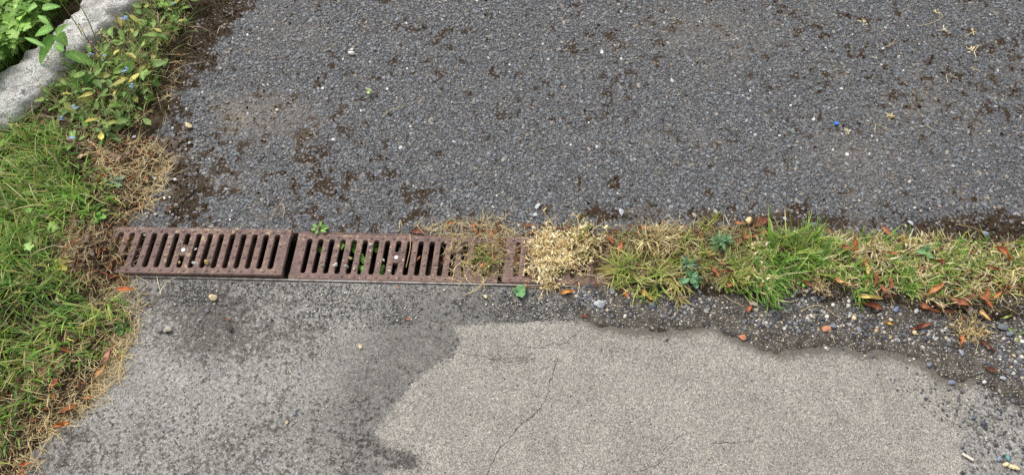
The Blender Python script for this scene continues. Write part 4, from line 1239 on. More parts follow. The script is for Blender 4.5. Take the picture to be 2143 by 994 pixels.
for px, py, n, L, lab in [(1745, 545, 110, .05, 'green tuft in the mat just right of the tallest tuft'), (1800, 590, 130, .045, 'dark green tuft at the near side of the mat, left of its centre'), (1830, 500, 70, .035, 'green tuft at the far edge of the mat'), (1868, 560, 150, .045, 'bright green tuft in the heart of the mat'), (1905, 575, 110, .04, 'green tuft below the four-leaved weed'),
                          (1990, 540, 120, .045, 'yellow-green tuft at the far edge right of the four-leaved weed'), (2015, 560, 130, .045, 'green tuft in the mat amid rust leaves'), (2105, 560, 140, .05, 'green tuft near the right end of the mat'), (2130, 530, 90, .04, 'pale green tuft at the far right corner of the mat'), (1935, 600, 100, .04, 'olive tuft beside the large tan leaf')]:
    tuft(px, py, int(n * 1.3), .05, L * .8, lab, TB, np.concatenate([TB, YELG]), lean=(.4, 1.4))
# sparse fringe of green blades and moss along the drain strip
x, y = scatter([(1280, 480), (1700, 480), (1700, 610), (1280, 600)], 1500); n = 1500
V, F, C = blades(np.stack([x, y, surf(x, y)], -1), rng.uniform(0, 6.28, n), rng.uniform(.01, .035, n), rng.uniform(.001, .0022, n), rng.uniform(.4, 1.5, n), rng.uniform(-.3, 1.2, n), pick(np.concatenate([YG, STRAW]), n, .2) * .85, pick(np.concatenate([YG, STRAW]), n, .2), 4, floor=surf(x, y))
kind(ob('strip_undergrowth', mesh_data('strip_undergrowth', V, F, C, smooth=True, mat=M_BLADE)), 'stuff', 'thin undergrowth of short blades between the tufts', 'grass')

# ------------------------------------------------------------------ gravel and grit (uncountable)
PEB = np.array([S(114, 116, 121), S(94, 96, 101), S(134, 135, 138), S(150, 149, 146), S(78, 79, 83), S(121, 124, 131), S(166, 164, 160), S(102, 104, 108), S(88, 92, 98), S(116, 112, 106), S(98, 100, 106), S(190, 176, 152), S(84, 86, 92), S(214, 208, 196)])
ROCKS = [rock(900 + k, 1, 8) for k in range(10)]
ROCK0 = [rock(950 + k, 0, 3, 0.3) for k in range(10)]


def spread(name, parts, label, cat, parent=None):
    pl = Pile()
    for x, y, z, r, c, lib in parts:
        n = len(x)
        which = rng.integers(0, len(lib), n)
        for w in range(len(lib)):
            k = np.where(which == w)[0]
            if not len(k): continue
            V0, F0 = lib[w]
            a = rng.uniform(0, 6.28, len(k)); sc = np.stack([rng.uniform(.8, 1.25, len(k)), rng.uniform(.75, 1.1, len(k)), rng.uniform(.5, .8, len(k))], -1) * r[k, None]
            Q = V0[None] * sc[:, None]
            ca, sa = np.cos(a)[:, None], np.sin(a)[:, None]
            Q = np.stack([Q[..., 0] * ca - Q[..., 1] * sa, Q[..., 0] * sa + Q[..., 1] * ca, Q[..., 2]], -1) + np.stack([x[k], y[k], z[k]], -1)[:, None]
            F = (F0[None] + (np.arange(len(k)) * len(V0))[:, None, None]).reshape(-1, 3)
            pl.add(Q.reshape(-1, 3), F, np.repeat(c[k], len(V0), 0))
    return kind(ob(name, pl.data(name, M_STONE, False), parent), 'stuff', label, cat)


def pebs(poly, n, r0, r1, pal, dark=1.0, gate=None, lib=ROCKS):
    x, y = scatter(poly, n)
    if gate is not None:
        k = rng.random(n) < gate(x, y); x, y = x[k], y[k]; n = len(x)
    r = np.exp(rng.uniform(math.log(r0), math.log(r1), n))
    return x, y, surf(x, y) + r * .2, r, pick(pal, n, .15) * dark, lib


NEARG = [(1190, 596), (1320, 606), (1500, 612), (1560, 628), (1700, 610), (1830, 632), (1990, 660), (2143, 640), (2500, 640), (2500, 830), (2143, 800), (2000, 740), (1800, 705), (1600, 690), (1500, 660), (1400, 668), (1280, 666), (1215, 640)]
FILMP = [(1200, 600), (2500, 600), (2500, 880), (2143, 850), (2060, 795), (1975, 790), (1925, 757), (1815, 743), (1700, 731), (1625, 735), (1550, 712), (1492, 685), (1330, 690), (1250, 680)]
CORNER = [(1985, 800), (2060, 790), (2143, 840), (2400, 900), (2400, 1200), (2020, 1200), (2010, 960), (2000, 880)]
STUD = [(300, 585), (1000, 600), (1220, 610), (1200, 668), (950, 672), (800, 690), (640, 690), (450, 640), (300, 640)]
clus = lambda x, y: np.clip((fbm(x, y, 16, 3, 500) - .3) * 2.6, .05, 1)
spread('gravel', [pebs(NEARG, 3400, .0022, .0060, PEB, .85, clus), pebs(FILMP, 5200, .0012, .0028, PEB, .9, None, ROCK0), pebs(FILMP, 420, .003, .0055, PEB, .8, clus), pebs(CORNER, 800, .002, .0055, PEB, .65, clus), pebs(CORNER, 900, .0012, .0024, PEB, .9, None, ROCK0),
                  pebs([(1780, 730), (2010, 800), (2000, 900), (1850, 800)], 120, .0015, .004, PEB * .7),
                  pebs([(1180, 600), (1290, 606), (1280, 640), (1200, 640)], 90, .002, .0045, PEB, .75)],
       'loose grey and cream gravel lying on the grit along the near side of the weeds', 'gravel')
spread('grit', [pebs(STUD, 5200, .0010, .0023, np.concatenate([PEB * .75, PEB[-1:] * .8]), .9, lambda x, y: np.clip((fbm(x, y, 12, 3, 520) - .33) * 2.4, .05, 1), ROCK0), pebs(STUD, 260, .0018, .0036, PEB, .9),
                pebs([(250, 640), (800, 690), (780, 900), (700, 994), (60, 994), (200, 850)], 900, .0010, .0020, PEB, 1, None, ROCK0),
                pebs([(960, 690), (2000, 800), (2000, 994), (800, 994), (800, 900)], 700, .0010, .0022, PEB, .85, None, ROCK0),
                pebs([(1280, 420), (2143, 440), (2143, 500), (1280, 480)], 170, .002, .005, PEB, .7), pebs([(500, 0), (2143, 0), (2143, 440), (400, 440)], 220, .0015, .0028, PEB, 1.0),
                pebs([(300, 300), (420, 200), (460, 100), (500, 60), (420, 300), (400, 460), (300, 460)], 160, .0018, .0045, PEB, .95), pebs([(200, 600), (290, 590), (300, 650), (280, 700)], 60, .0018, .0035, PEB)],
       'fine stone grit sprinkled over concrete and asphalt', 'grit')

# ------------------------------------------------------------------ single stones
LIBS = [rock(700 + k, 2, 11, .05) for k in range(8)]


def stone(px, py, size, col, label, squash=.65, asp=1.15, yaw=None, z=None, name='pebble', sink=.25, k=None):
    """size: full width in photo pixels"""
    p = GS(px, py) if z is None else G(px, py, z)
    r = size / 860.0 / 2
    V, F = LIBS[rng.integers(0, 8) if k is None else k]
    V = V * [r * asp, r / asp, r * squash]
    V = rotz(V, rng.uniform(0, 6.28) if yaw is None else R(yaw))
    c = np.tile(np.asarray(col, float) * .86, (len(V), 1)) * np.exp(rng.normal(0, .12, (len(V), 1)))
    o = ob(name, mesh_data(name, V, F, c, smooth=False, mat=M_STONE), None, (p[0], p[1], p[2] + r * squash * (1 - sink)))
    return tag(o, label, 'pebble' if name == 'pebble' else name.replace('_', ' '), 'loose stones')


CREAM, WHITE, BLUEG, GREY, DARK, PINK = S(222, 204, 160), S(232, 230, 222), S(126, 132, 142), S(158, 158, 156), S(74, 66, 60), S(216, 194, 182)
for a in [(735, 113, 15, WHITE * 1.05, 'smooth white oval pebble alone on the dark asphalt', .5, 1.25, -15), (395, 264, 16, CREAM, 'cream oblong pebble on the asphalt near the leafy weeds', .5, 1.35, -25), (580, 231, 8, WHITE, 'tiny white pebble in the dusty patch of asphalt'), (447, 625, 17, CREAM * 1.0, 'cream blocky stone on the concrete below the raised grating', .9, 1.05, 10),
          (352, 691, 19, S(178, 172, 158), 'speckled buff stone on the concrete near the grass edge', .75, 1.15, 10), (335, 692, 11, S(118, 118, 116), 'small grey stone touching the speckled buff one'), (481, 687, 17, DARK, 'dark brown lump on the stained concrete', .5, 1.2), (434, 652, 9, BLUEG, 'small blue-grey chip below the cream blocky stone'), (418, 670, 8, S(150, 156, 164), 'pale grey chip left of the dark brown lump'),
          (755, 726, 9, CREAM, 'small cream pebble on the dark tide of the concrete'), (601, 884, 8, CREAM * .9, 'tiny tan pebble low on the grey concrete'), (616, 866, 8, BLUEG, 'tiny blue-grey pebble beside the tan one on grey concrete'), (1016, 622, 9, CREAM, 'small cream pebble left of the green leaf on the concrete'), (1253, 639, 22, S(184, 190, 192), 'large pale grey angular stone at the left end of the gravel', .75, 1.1, 20),
          (1365, 642, 14, S(100, 108, 120), 'dark slate pebble in the gravel below the yellow-green tuft', .6, 1.15), (1281, 609, 13, BLUEG, 'blue-grey pebble under the edge of the third grating', .55, 1.3), (1425, 618, 10, S(182, 190, 186), 'pale pebble below the sparse straw tuft'), (1577, 637, 17, S(206, 188, 172), 'pinkish beige pebble below the drooping green tuft', .6, 1.2, -15),
          (1565, 467, 19, S(222, 192, 140), 'big smooth cream stone on edge among the rust leaves', 1.1, 1.05, 70), (1742, 684, 15, BLUEG * .95, 'blue-grey angular stone right of the brick fragment', .6, 1.1), (1785, 667, 12, CREAM, 'cream round pebble in the gravel below the tan leaf roll', .75, 1.05), (1873, 649, 17, S(128, 142, 166), 'bluish stone near the tip of the long rust leaf', .55, 1.2, 20),
          (1913, 696, 11, CREAM, 'cream pebble below the crossed rust leaves', .7, 1.05), (1917, 652, 11, S(190, 186, 180), 'pale pebble left of the fat rust leaf'), (1834, 693, 10, S(204, 172, 132), 'tan pebble left of the tiny yellow leaf'), (1862, 707, 9, S(206, 178, 136), 'tan pebble right below the tiny yellow leaf'), (1796, 690, 12, S(140, 146, 156), 'grey pebble between the yellow leaf and the brick fragment'),
          (2098, 687, 20, S(112, 116, 120), 'smooth dark grey round stone near the green sprig', .5, 1.15, 0), (2113, 698, 16, BLUEG * .9, 'blue-grey stone right of the smooth dark round one', .55, 1.2, 30), (2010, 739, 13, S(150, 156, 164), 'pale grey pebble near the soil edge below the dead grass star'), (1944, 763, 12, BLUEG * .85, 'dark grey pebble at the ragged edge of the pale concrete'), (1990, 801, 13, S(128, 134, 152), 'blue-grey pebble pair member where the soil edge turns'),
          (2060, 800, 9, WHITE * .95, 'small white pebble on the soil tongue at the lower right'), (2097, 792, 11, S(176, 180, 186), 'pale grey pebble below the thin dark leaf at the right'), (2038, 873, 12, S(96, 102, 116), 'dark slate pebble on the pale concrete at the right'), (2058, 886, 13, S(84, 86, 92), 'dark pebble right below the slate one on pale concrete'), (2108, 958, 11, S(92, 150, 150), 'teal pebble among gravel in the lower right corner'),
          (2090, 960, 9, S(128, 146, 168), 'small bluish pebble left of the teal one'), (2104, 972, 12, CREAM, 'yellow-cream pebble under the teal one'), (2120, 978, 16, S(216, 204, 160), 'long cream chip in the lower right corner', .5, 1.5, -15), (1700, 472, 16, S(118, 126, 134), 'slate-grey stone on the asphalt above the tall green tuft', .55, 1.15, 20), (1895, 474, 8, CREAM * .9, 'tan pebble at the asphalt edge above the mat'), (1905, 467, 12, S(186, 192, 200), 'pale chip at the asphalt edge above the mat', .4, 1.4, -50), (2063, 490, 15, S(150, 156, 172), 'bluish stone at the asphalt edge right of the mat', .5, 1.2),
          (1300, 445, 15, S(186, 190, 196), 'pale grey stone bedded at the asphalt edge right of the large dead weed', .4, 1.2), (1452, 451, 10, S(190, 178, 158), 'buff chip at the asphalt edge above the feathery rosette'), (1642, 458, 10, S(188, 196, 210), 'light bluish chip right of the rust leaves at the asphalt edge'), (1125, 432, 14, S(200, 204, 206), 'whitish chip on the asphalt right above the large dead weed', .35, 1.2), (1120, 450, 11, S(206, 208, 208), 'second whitish chip below the first above the large dead weed', .35, 1.1),
          (370, 430, 9, S(176, 172, 150), 'pale pebble right beside the orange leaf fragment on the moss'), (397, 300, 7, WHITE, 'tiny white pebble below the cream oblong one'), (325, 375, 8, WHITE, 'small white pebble on the dusty soil by the moss'), (281, 288, 9, S(206, 210, 212), 'white angular chip at the edge of the leafy weeds')]:
    px, py, size, c, lab = a[:5]
    stone(px, py, size, c, lab, *(a[5:8] if len(a) >= 8 else a[5:]))
stone(1728, 689, 18, S(206, 142, 104), 'orange brick fragment lying in the gravel', .5, 1.2, 20, name='brick_fragment')
stone(1553, 706, 15, S(196, 132, 94), 'orange brick crumb at the edge of the pale concrete', .35, 1.0, 20, name='brick_fragment')
# stones caught on and in the gratings
GZ1, GZ2 = .0165, .003
for (px, py, z, size, c, lab, sq) in [(433, 551, GZ1, 14, S(190, 166, 104), 'yellow-tan stone wedged in a slot of the raised grating', 1.0), (407, 552, GZ1 - .003, 11, S(206, 206, 208), 'white stone wedged in the slot left of the yellow-tan one', .9), (376, 550, GZ1, 9, S(176, 150, 98), 'small ochre crumb on the raised grating left of the white stone', .5), (410, 522, GZ1, 6, WHITE, 'tiny white crumb right of the raised grating bolt', .6),
                                      (497, 481, GZ1, 10, S(188, 172, 140), 'buff crumb on the far rail of the raised grating', .35), (489, 487, GZ1, 9, S(184, 160, 122), 'second buff crumb below the first on the raised grating', .35), (403, 483, GZ1, 8, S(178, 166, 140), 'pale crumb at the far rail of the raised grating above the bolt', .35), (303, 492, GZ1, 7, S(170, 168, 152), 'pale crumb near the left end of the raised grating', .4),
                                      (681, 540, -.006, 11, S(130, 132, 132), 'grey stone stuck in the third slot of the middle grating', .9), (676, 556, GZ2 - .004, 13, S(176, 164, 146), 'buff stone stuck below the grey one in the middle grating', .9), (701, 556, GZ2 - .003, 13, S(206, 192, 184), 'pinkish white stone in the fourth slot of the middle grating', .9), (725, 558, GZ2 - .004, 12, S(160, 154, 144), 'greyish stone in the fifth slot of the middle grating', .9),
                                      (733, 541, -.004, 9, S(196, 182, 140), 'cream stone high in a slot of the middle grating', .9), (742, 563, GZ2 - .002, 9, S(198, 190, 156), 'cream chip beside the green seedling slot', .9), (777, 513, GZ2, 9, S(202, 202, 192), 'whitish chip lying on a bar of the middle grating', .6), (775, 526, GZ2, 6, S(196, 190, 174), 'tiny pale chip on a bar below the whitish one', .5), (815, 567, GZ2 - .002, 8, S(214, 208, 190), 'pale chip in the bolt slot of the middle grating', .8),
                                      (844, 545, GZ2, 7, S(216, 214, 206), 'white chip right below the middle grating bolt', .6), (803, 545, GZ2 - .003, 7, S(210, 200, 176), 'cream chip left of the middle grating bolt', .8)]:
    stone(px, py, size * .9, c * .85, lab, sq, 1.2, None, z, sink=.55 if sq > .75 else .2)
stone(1007, 557, 11, S(206, 140, 104), 'small orange stone at the joint of the two gratings', .6, 1.1, None, .006)


# ------------------------------------------------------------------ fallen leaves
RUST, RUST2, BROWN, TAN, GREYL, ORNG, YELL, PALET = S(160, 100, 70), S(140, 86, 62), S(112, 74, 58), S(206, 164, 110), S(132, 120, 108), S(188, 120, 82), S(226, 188, 92), S(222, 184, 128)


def fallen(px, py, ln, ang, col, label, wr=.36, roll=.9, bend=.4, dz=.002, shape='lance', z=None, tiltz=.08, serr=0.0, name='fallen_leaf'):
    """ln: length in photo pixels; ang: direction in the picture, degrees counter-clockwise"""
    p = GS(px, py) if z is None else G(px, py, z)
    L = ln / 850.0; a = R(ang)
    d = np.array([math.cos(a), math.sin(a) * 1.1, tiltz * rng.choice([1, -0.3])]); d /= np.linalg.norm(d)
    V, F = leaf(L, L * wr, shape, roll, bend, 0, serr, 11, .38, int(px * 7 + py))
    V[:, 0] -= L / 2
    V = orient(V, (0, 0, 0), d, tilt=rng.normal(0, .22))
    V[:, 2] -= np.percentile(V[:, 2], 4)
    c = np.tile(np.asarray(col, float), (len(V), 1)) * np.exp(rng.normal(0, .16, (len(V), 1))) * (np.repeat(np.linspace(.75, 1.15, 11) if rng.random() < .5 else np.linspace(1.12, .8, 11), 5)[:, None])
    c.reshape(11, 5, 3)[:, 2] *= 1.18
    e = empty(name, (p[0], p[1], p[2] + dz)); tag(e, label, 'leaf', 'fallen leaves')
    ob('blade', mesh_data('blade', V, F, c, smooth=True, mat=M_DEAD), e)
    st = V.reshape(11, 5, 3)[0, 2]
    part('leaf_stalk', *tube(smooth_path([st + d * .002, st - d * L * .08 + [0, 0, .001], st - d * L * .16], 4), .0007, .0005, 4), M_DEAD, e, col=np.asarray(col) * .8)
    return e


LV = [(1726, 508, 20, 10, RUST, 'small rust leaf in the mat right of the tallest tuft'), (1732, 490, 26, -35, BROWN, 'dark brown curled leaf behind the mat beside the tallest tuft'), (1763, 526, 32, -25, RUST2, 'narrow rust leaf lying left of the upright pale rust one'), (1783, 521, 36, 95, S(190, 118, 76), 'pale rust leaf standing lengthwise in the left of the mat'), (1806, 549, 20, 65, RUST, 'short rust leaf in the mat above the olive-tan one'),
      (1808, 568, 26, 85, S(176, 156, 92), 'narrow olive-tan leaf in the mat'), (1851, 491, 30, -60, RUST, 'rust leaf sticking up at the far edge of the mat'), (1886, 502, 14, 30, RUST, 'tiny rust leaf at the far edge of the mat'), (1862, 537, 24, -15, RUST, 'short rust leaf left of the mat centre'), (1828, 588, 26, 70, RUST2, 'broad rust leaf at the near side of the mat'), (1857, 598, 26, 75, RUST2, 'rust leaf right of the broad one at the near side'),
      (1857, 625, 24, 5, BROWN, 'dark rust leaf at the near rim of the mat'), (1845, 612, 20, -50, RUST, 'small rust leaf above the dark rim leaf'), (1755, 596, 28, -32, S(190, 150, 100), 'tan rolled leaf at the near rim below the tallest tuft'), (1689, 597, 24, -28, RUST2, 'rust leaf beside the drooping green tuft'), (1952, 609, 40, 28, S(198, 138, 92), 'largest tan leaf lying on the near side of the mat'), (1826, 646, 40, -12, RUST2, 'long rust leaf on the gravel below the yellowish one'),
      (1817, 628, 42, -4, S(206, 184, 116), 'yellowish flat leaf at the near rim of the mat'), (1938, 655, 44, -55, RUST, 'fat rust leaf hanging onto the gravel'), (1930, 684, 40, 14, RUST2, 'rust leaf crossing below the fat one on the gravel'), (1861, 681, 17, -40, YELL, 'tiny yellow leaf on the gravel'), (1964, 554, 22, 0, RUST2, 'short rust leaf right of the mat centre'), (1926, 566, 18, 0, RUST, 'small rust leaf below the four-leaved weed'), (2022, 573, 20, 20, RUST2, 'small rust leaf right of the mat centre, near the bright tuft'),
      (2072, 567, 22, -25, RUST2, 'rust leaf in the right part of the mat'), (2090, 543, 42, -30, S(180, 112, 72), 'long pale rust leaf at the far side, near the right end'), (2060, 597, 22, 10, BROWN, 'dark rust leaf at the near side, near the right end'), (2052, 584, 24, 8, BROWN, 'brown leaf just above the dark rust one'), (2095, 608, 32, 5, RUST2, 'rust leaf lying flat near the right end'), (2136, 608, 20, -60, BROWN, 'brown leaf at the right picture edge'), (2061, 618, 24, 80, RUST, 'upright rust leaf at the near rim, near the right end'),
      (2076, 624, 28, 30, S(196, 128, 84), 'pale rust leaf right of the upright one at the rim'), (2053, 637, 36, -72, RUST, 'long rust leaf above the pale tan pointed one'), (2057, 663, 38, -70, PALET, 'pale tan pointed leaf on the gravel at the right'), (2010, 668, 18, 80, S(196, 112, 86), 'small reddish leaf on the dead grass star'), (2001, 637, 30, -28, RUST2, 'rust leaf at the near rim above the dead grass star'), (1985, 653, 26, -5, BROWN, 'brown curled leaf left of the dead grass star'),
      (2022, 629, 26, 15, BROWN, 'dark brown leaf tucked into the rim of the mat'), (2025, 650, 28, -75, GREYL, 'grey shrivelled leaf at the dead grass star'), (2007, 712, 24, 62, S(186, 118, 74), 'lone rust leaf on the grit below the dead grass star'), (2064, 727, 32, -42, BROWN * 1.1, 'thin dark rust leaf on the grit at the right'), (2074, 777, 26, -35, BROWN * .8, 'thin dark twig-like leaf low on the grit'), (2107, 664, 22, 15, S(176, 190, 120), 'pale green fallen leaf on the grit at the right'), (1968, 642, 24, 8, RUST, 'rust leaf right of the fat hanging one'),
      (1274, 508, 26, -60, ORNG * .85, 'bright rust leaf on the silt right of the large dead weed'), (1297, 521, 24, 70, ORNG, 'orange rust leaf above the yellow-green tuft'), (1346, 480, 16, 20, ORNG, 'small orange leaf at the far edge above the yellow-green tuft'), (1335, 560, 16, 95, BROWN, 'small brown leaf inside the yellow-green tuft'), (1393, 560, 18, -15, S(196, 132, 92), 'small tan-orange leaf between tuft and rosettes'), (1487, 540, 20, -25, RUST, 'rust leaf right of the grey-green rosette'), (1495, 572, 22, -65, RUST, 'rust leaf beside the bluish rosette'),
      (1520, 574, 22, 5, RUST2, 'flat rust leaf in the low mixed tuft'), (1526, 601, 20, 30, S(170, 112, 74), 'small rust leaf on dark soil by the tiny seedling'), (1590, 599, 14, 60, ORNG, 'small orange leaf on the pale crumbly weed'), (1546, 472, 22, -20, RUST, 'rust leaf left of the big cream stone'), (1590, 470, 40, 30, BROWN * 1.1, 'broad dark rust leaf right of the big cream stone'), (1577, 473, 30, 62, ORNG * .85, 'narrow orange leaf leaning beside the big cream stone'), (1566, 500, 22, 10, RUST, 'rust leaf below the big cream stone'), (1600, 490, 20, 5, RUST, 'small rust leaf right of the cluster by the cream stone'),
      (1605, 474, 24, -30, RUST, 'rust leaf at the right end of the cluster by the cream stone'), (1605, 508, 14, 60, RUST2, 'tiny rust leaf left of the tallest tuft'), (1309, 616, 18, -60, S(186, 112, 72), 'rust leaf on the gravel below the yellow-green tuft'), (1351, 619, 30, -45, S(222, 178, 92), 'slender ochre leaf on the gravel below the yellow-green tuft'), (1568, 646, 16, 50, S(196, 110, 74), 'small reddish leaf under the pinkish pebble'), (1224, 663, 12, 0, S(172, 84, 58), 'tiny red leaf on the edge of the pale concrete'),
      (1007, 489, 26, 30, RUST2, 'rust leaf at the far rail above the grating joint'), (993, 474, 14, 10, ORNG * .9, 'small orange leaf on the asphalt above the grating joint'), (1029, 494, 24, -60, ORNG * .8, 'orange rust leaf at the far rail beside the grating joint'), (1029, 537, 28, -20, RUST, 'rust leaf lying over the grating joint'), (968, 519, 36, 32, S(140, 122, 106), 'grey-brown rolled leaf lying on bars of the middle grating'), (1086, 526, 14, 10, ORNG, 'small orange leaf at the left of the large dead weed'),
      (1187, 613, 30, 3, S(206, 146, 84), 'orange and green leaf on the concrete before the third grating'), (1208, 562, 26, 20, RUST2, 'rust leaf half under the large dead weed'), (1184, 484, 16, 70, ORNG * .8, 'orange leaf caught in the top of the large dead weed'), (876, 487, 30, -5, RUST2, 'rust leaf lying along the far rail of the middle grating'), (877, 541, 12, 60, RUST, 'small rust leaf in a slot right of the bolt'), (929, 543, 14, 75, RUST, 'rust leaf in a slot near the right end of the middle grating'),
      (946, 468, 14, 20, ORNG * .9, 'tiny orange leaf on the asphalt behind the middle grating'), (835, 602, 12, 10, S(196, 128, 92), 'tiny orange leaf on the concrete below the middle grating'),
      (231, 748, 28, 70, S(196, 134, 116), 'pinkish lobed leaf at the grass edge on the concrete'), (216, 782, 28, 62, S(196, 150, 100), 'tan leaf below the pinkish one at the grass edge'), (124, 803, 22, 40, ORNG * .9, 'orange leaf in the thatch at lower left'), (150, 740, 26, -10, S(170, 112, 72), 'rust leaf in the grass at lower left'), (145, 890, 42, 8, S(196, 128, 72), 'long orange leaf on the concrete at lower left'), (154, 861, 38, 4, S(152, 96, 62), 'brown leaf at the thatch edge above the long orange one'),
      (62, 974, 24, 5, ORNG, 'orange leaf in the bottom left corner'), (56, 987, 20, 60, ORNG * .9, 'second orange leaf right under the corner one'), (190, 835, 16, 15, ORNG * .9, 'small orange leaf at the thatch edge'), (356, 436, 13, 70, S(206, 106, 74), 'orange-red leaf fragment on the moss at the asphalt edge'), (239, 503, 26, -45, S(150, 92, 62), 'rust leaf in the debris by the raised grating'), (268, 508, 22, -8, S(206, 166, 112), 'tan cupped leaf resting on the end of the raised grating'),
      (198, 537, 42, -38, S(110, 98, 88), 'long grey-brown leaf in the debris left of the raised grating'), (239, 582, 16, 30, ORNG * .85, 'orange leaf at the near side of the debris'), (270, 611, 32, 12, S(186, 112, 68), 'orange-brown leaf on the concrete edge below the debris'), (225, 577, 24, -20, RUST2, 'brown-red leaf in the debris near the near rail'), (182, 331, 34, 5, S(186, 154, 128), 'long tan leaf on bare soil above the grey rosette'), (261, 334, 34, 60, S(136, 112, 98), 'long grey-brown leaf on bare soil near the dusty patch'),
      (289, 328, 18, 5, S(176, 116, 78), 'small rust leaf on bare soil near the dusty patch'), (220, 515, 30, 60, S(104, 84, 70), 'dark brown leaf in the middle of the debris'), (186, 505, 30, 20, S(120, 100, 84), 'brown crumpled leaf at the grass side of the debris'), (375, 52, 18, -50, S(196, 122, 80), 'orange leaf at the moss near the top'), (325, 127, 30, 0, S(176, 116, 84), 'rust leaf under the weeds by the moss'), (215, 205, 44, -5, S(110, 72, 50), 'dark brown leaf in shade under the leafy weeds'), (480, 668, 10, 10, S(170, 100, 70), 'tiny rust scrap on the stained concrete'),
      (1396, 712, 11, 20, S(70, 62, 58), 'small black scrap on the pale concrete'), (857, 668, 14, -10, S(176, 116, 80), 'tiny rust leaf on the dark concrete tide')]
for k, t in enumerate(LV):
    px, py, ln, ang, c, lab = t
    zz = None
    if 268 <= px <= 610 and 470 < py < 575: zz = .0165
    elif 868 < px < 985 and 492 < py < 580: zz = .003
    fallen(px, py, ln * (1.22 if px > 1240 else 1.1), ang, c, lab, wr=rng.uniform(.30, .46), roll=rng.uniform(.6, 2.2), bend=rng.uniform(-.9, 1.3), z=zz, dz=.013 if px > 1700 and py < 640 else .008 if px > 1240 and py < 612 else .014 if px < 240 and py > 600 else .006 if px < 290 else .0015)
fallen(1090, 613, 30, -70, S(112, 156, 104), 'fresh green toothed leaf lying on the concrete before the dead weed', wr=.95, roll=.25, bend=.2, shape='ovate', serr=.1)
e = fallen(785, 195, 40, 0, S(196, 216, 150), 'small curled pale green leaf alone on the asphalt', wr=.42, roll=1.2, bend=2.8, name='curled_leaf')

# blue scrap of plastic on the asphalt
p = GS(1750, 259)
V, F = disc(.0052, 0, .003, 14, .0010); V[:, 0] *= 1.1
o = ob('plastic_scrap', mesh_data('plastic_scrap', V, F, np.tile(S(40, 124, 226), (len(V), 1)), mat=M_MISC), None, (p[0], p[1], .0005))
tag(o, 'tiny bright blue plastic scrap lying on the asphalt', 'plastic scrap')
# white splinter
p = GS(2024, 956); V, F = box(-.012, .012, -.003, .003, 0, .003, .0008)
o = ob('wood_splinter', mesh_data('wood_splinter', V, F, np.tile(S(208, 200, 184), (12, 1)), mat=M_MISC), None, (p[0], p[1], .002), (0, 0, R(-35)))
tag(o, 'short pale wood splinter on the concrete at lower right', 'splinter')

# ------------------------------------------------------------------ straw stalks
def stalk(pts, label, r=.0008, col=None, group='loose straw stalks', head=False):
    P = np.array([GS(a, b) for a, b in pts]); P[:, 2] += .0018 + .0025 * np.sin(np.linspace(0, 3.1, len(P)))
    Q = smooth_path(P, 6); o = Q[0].copy(); c = pick(PALE if col is None else np.array([col]), 1, .08)[0] * .95
    e = empty('straw_stalk', tuple(o)); tag(e, label, 'straw', group)
    part('stalk', *tube(Q - o, r, r * .6, 4), M_DRY, e, col=c)
    if head:
        pl = Pile()
        for q in range(9):
            b = Q[-1] + rng.normal(0, .004, 3) * [1, 1, .3]; b[2] = max(b[2], Q[-1][2] - .001); L = rng.uniform(.006, .013)
            V, F = leaf(L, L * .28, 'lance', .8, rng.uniform(-.6, .6), n=5); a = rng.uniform(0, 6.28)
            pl.add(orient(V, b, b + [math.cos(a), math.sin(a), .2]) - o, F, c)
        kind(ob('seed_head', pl.data('seed_head', M_DRY), e), 'stuff')
    return e


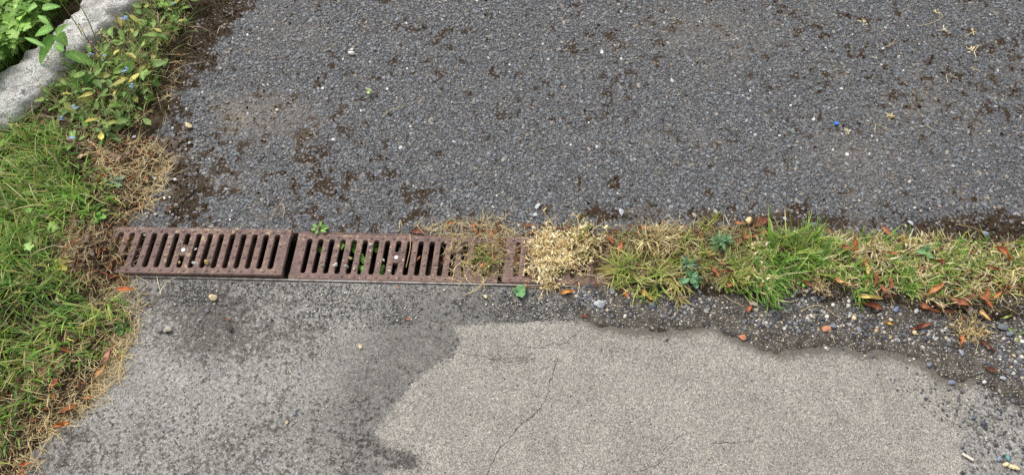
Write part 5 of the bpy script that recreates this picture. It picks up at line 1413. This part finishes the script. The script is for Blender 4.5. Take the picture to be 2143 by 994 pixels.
for pts, lab, *hd in [([(568, 462), (574, 448), (596, 412)], 'long straw on the asphalt behind the raised grating'), ([(593, 455), (596, 440), (594, 428)], 'short straw right of the long one behind the raised grating'), ([(328, 576), (333, 596), (338, 618)], 'straw stalk on the concrete below the raised grating'), ([(333, 615), (350, 592), (378, 577)], 'straw leaning from the concrete to the raised grating rail'), ([(271, 560), (286, 578), (312, 595), (290, 618), (278, 628)], 'kinked straw on the concrete at the debris'),
                      ([(190, 800), (225, 772), (280, 744)], 'stiff straw stalk across the concrete edge at lower left'), ([(100, 905), (150, 868), (218, 842)], 'long straw stalk reaching onto the concrete at lower left'), ([(300, 400), (340, 380), (395, 352)], 'straw across the moss at the asphalt edge'), ([(240, 470), (280, 440), (330, 428)], 'straw at the debris above the raised grating'), ([(350, 165), (385, 140), (425, 132)], 'straw on the dark moss near the top'), ([(318, 222), (348, 206), (352, 190)], 'straw at the tip of the leafy weeds'),
                      ([(455, 72), (462, 58), (478, 50)], 'small straw on the asphalt near the top left'), ([(836, 478), (838, 462), (842, 478)], 'folded straw behind the middle grating bolt'), ([(880, 472), (900, 482), (905, 474), (916, 472)], 'bent straw at the far rail of the middle grating'), ([(858, 490), (859, 520), (850, 560)], 'straw standing in a slot right of the bolt'), ([(972, 575), (980, 590), (990, 596)], 'short white straw at the near rail by the grating joint'), ([(1005, 575), (1012, 590), (985, 612)], 'dead twig trailing from the grating joint onto the concrete'), ([(970, 618), (1000, 606), (1020, 580), (1024, 560)], 'long dry twig curving from the joint to the concrete'),
                      ([(1063, 594), (1090, 600), (1128, 602)], 'straw lying above the fresh green leaf'), ([(1205, 580), (1212, 598), (1208, 620)], 'dead twig hanging from the large dead weed'), ([(1514, 618), (1530, 630), (1556, 642)], 'pale straw on the gravel below the rosettes'), ([(1676, 650), (1712, 640), (1750, 662)], 'arched pale straw on the gravel left of the mat'), ([(2052, 688), (2046, 715), (2040, 742)], 'straight pale straw on the grit below the pale tan leaf'), ([(2000, 470), (2040, 480), (2080, 505)], 'long straw at the asphalt edge near the right'), ([(1516, 450), (1524, 470), (1532, 478)], 'straw leaning onto the asphalt at the feathery rosette'),
                      ([(1455, 480), (1462, 500), (1470, 512)], 'white straw in the strip between the rosettes'), ([(1400, 452), (1410, 466), (1416, 474)], 'forked straw at the far edge of the strip'),
                      ([(1920, 56), (1950, 50), (1972, 36), (1958, 28)], 'forked straw with dry head in the top right of the asphalt', 1), ([(1958, 65), (1975, 66), (1977, 64)], 'straw head below the forked straw at the top right', 1), ([(2018, 79), (2030, 72), (2036, 66)], 'dry straw head right of the other two at the top right', 1), ([(2013, 38), (2016, 42)], 'tiny straw bit at the top right'), ([(2042, 122), (2038, 110), (2046, 98), (2030, 104)], 'dry straw with splayed head at the right of the asphalt', 1), ([(1850, 100), (1866, 94), (1872, 84)], 'curved straw on the upper right asphalt'),
                      ([(1824, 119), (1833, 125), (1832, 117)], 'folded short straw on the upper right asphalt'), ([(1983, 175), (1980, 158), (2004, 165)], 'hooked straw on the right asphalt'), ([(2030, 142), (2050, 150)], 'short straw below the splayed head'), ([(1858, 248), (1872, 246), (1862, 242)], 'dry straw head near the blue scrap', 1), ([(1830, 278), (1834, 262), (1862, 276)], 'bent straw below the dry head by the blue scrap'), ([(1938, 262), (1956, 276)], 'straight short straw right of the blue scrap'), ([(1768, 282), (1776, 278), (1774, 276)], 'dry straw tuft just below the blue scrap', 1), ([(1810, 45), (1808, 46)], 'small dry straw head at the upper right', 1),
                      ([(876, 218), (886, 204)], 'short straw on the asphalt right of the curled green leaf'), ([(848, 222), (820, 232), (800, 246)], 'faint straw on the asphalt below the curled green leaf'), ([(604, 768), (612, 785)], 'short straw on the grey concrete'), ([(1480, 940), (1484, 960)], 'short straw on the pale concrete'), ([(248, 790), (256, 808), (262, 802)], 'split straw on the concrete near the tan leaf'), ([(1740, 700), (1748, 720)], 'thin straw on the grit near the brick fragment')]:
    stalk(pts, lab, head=bool(hd))
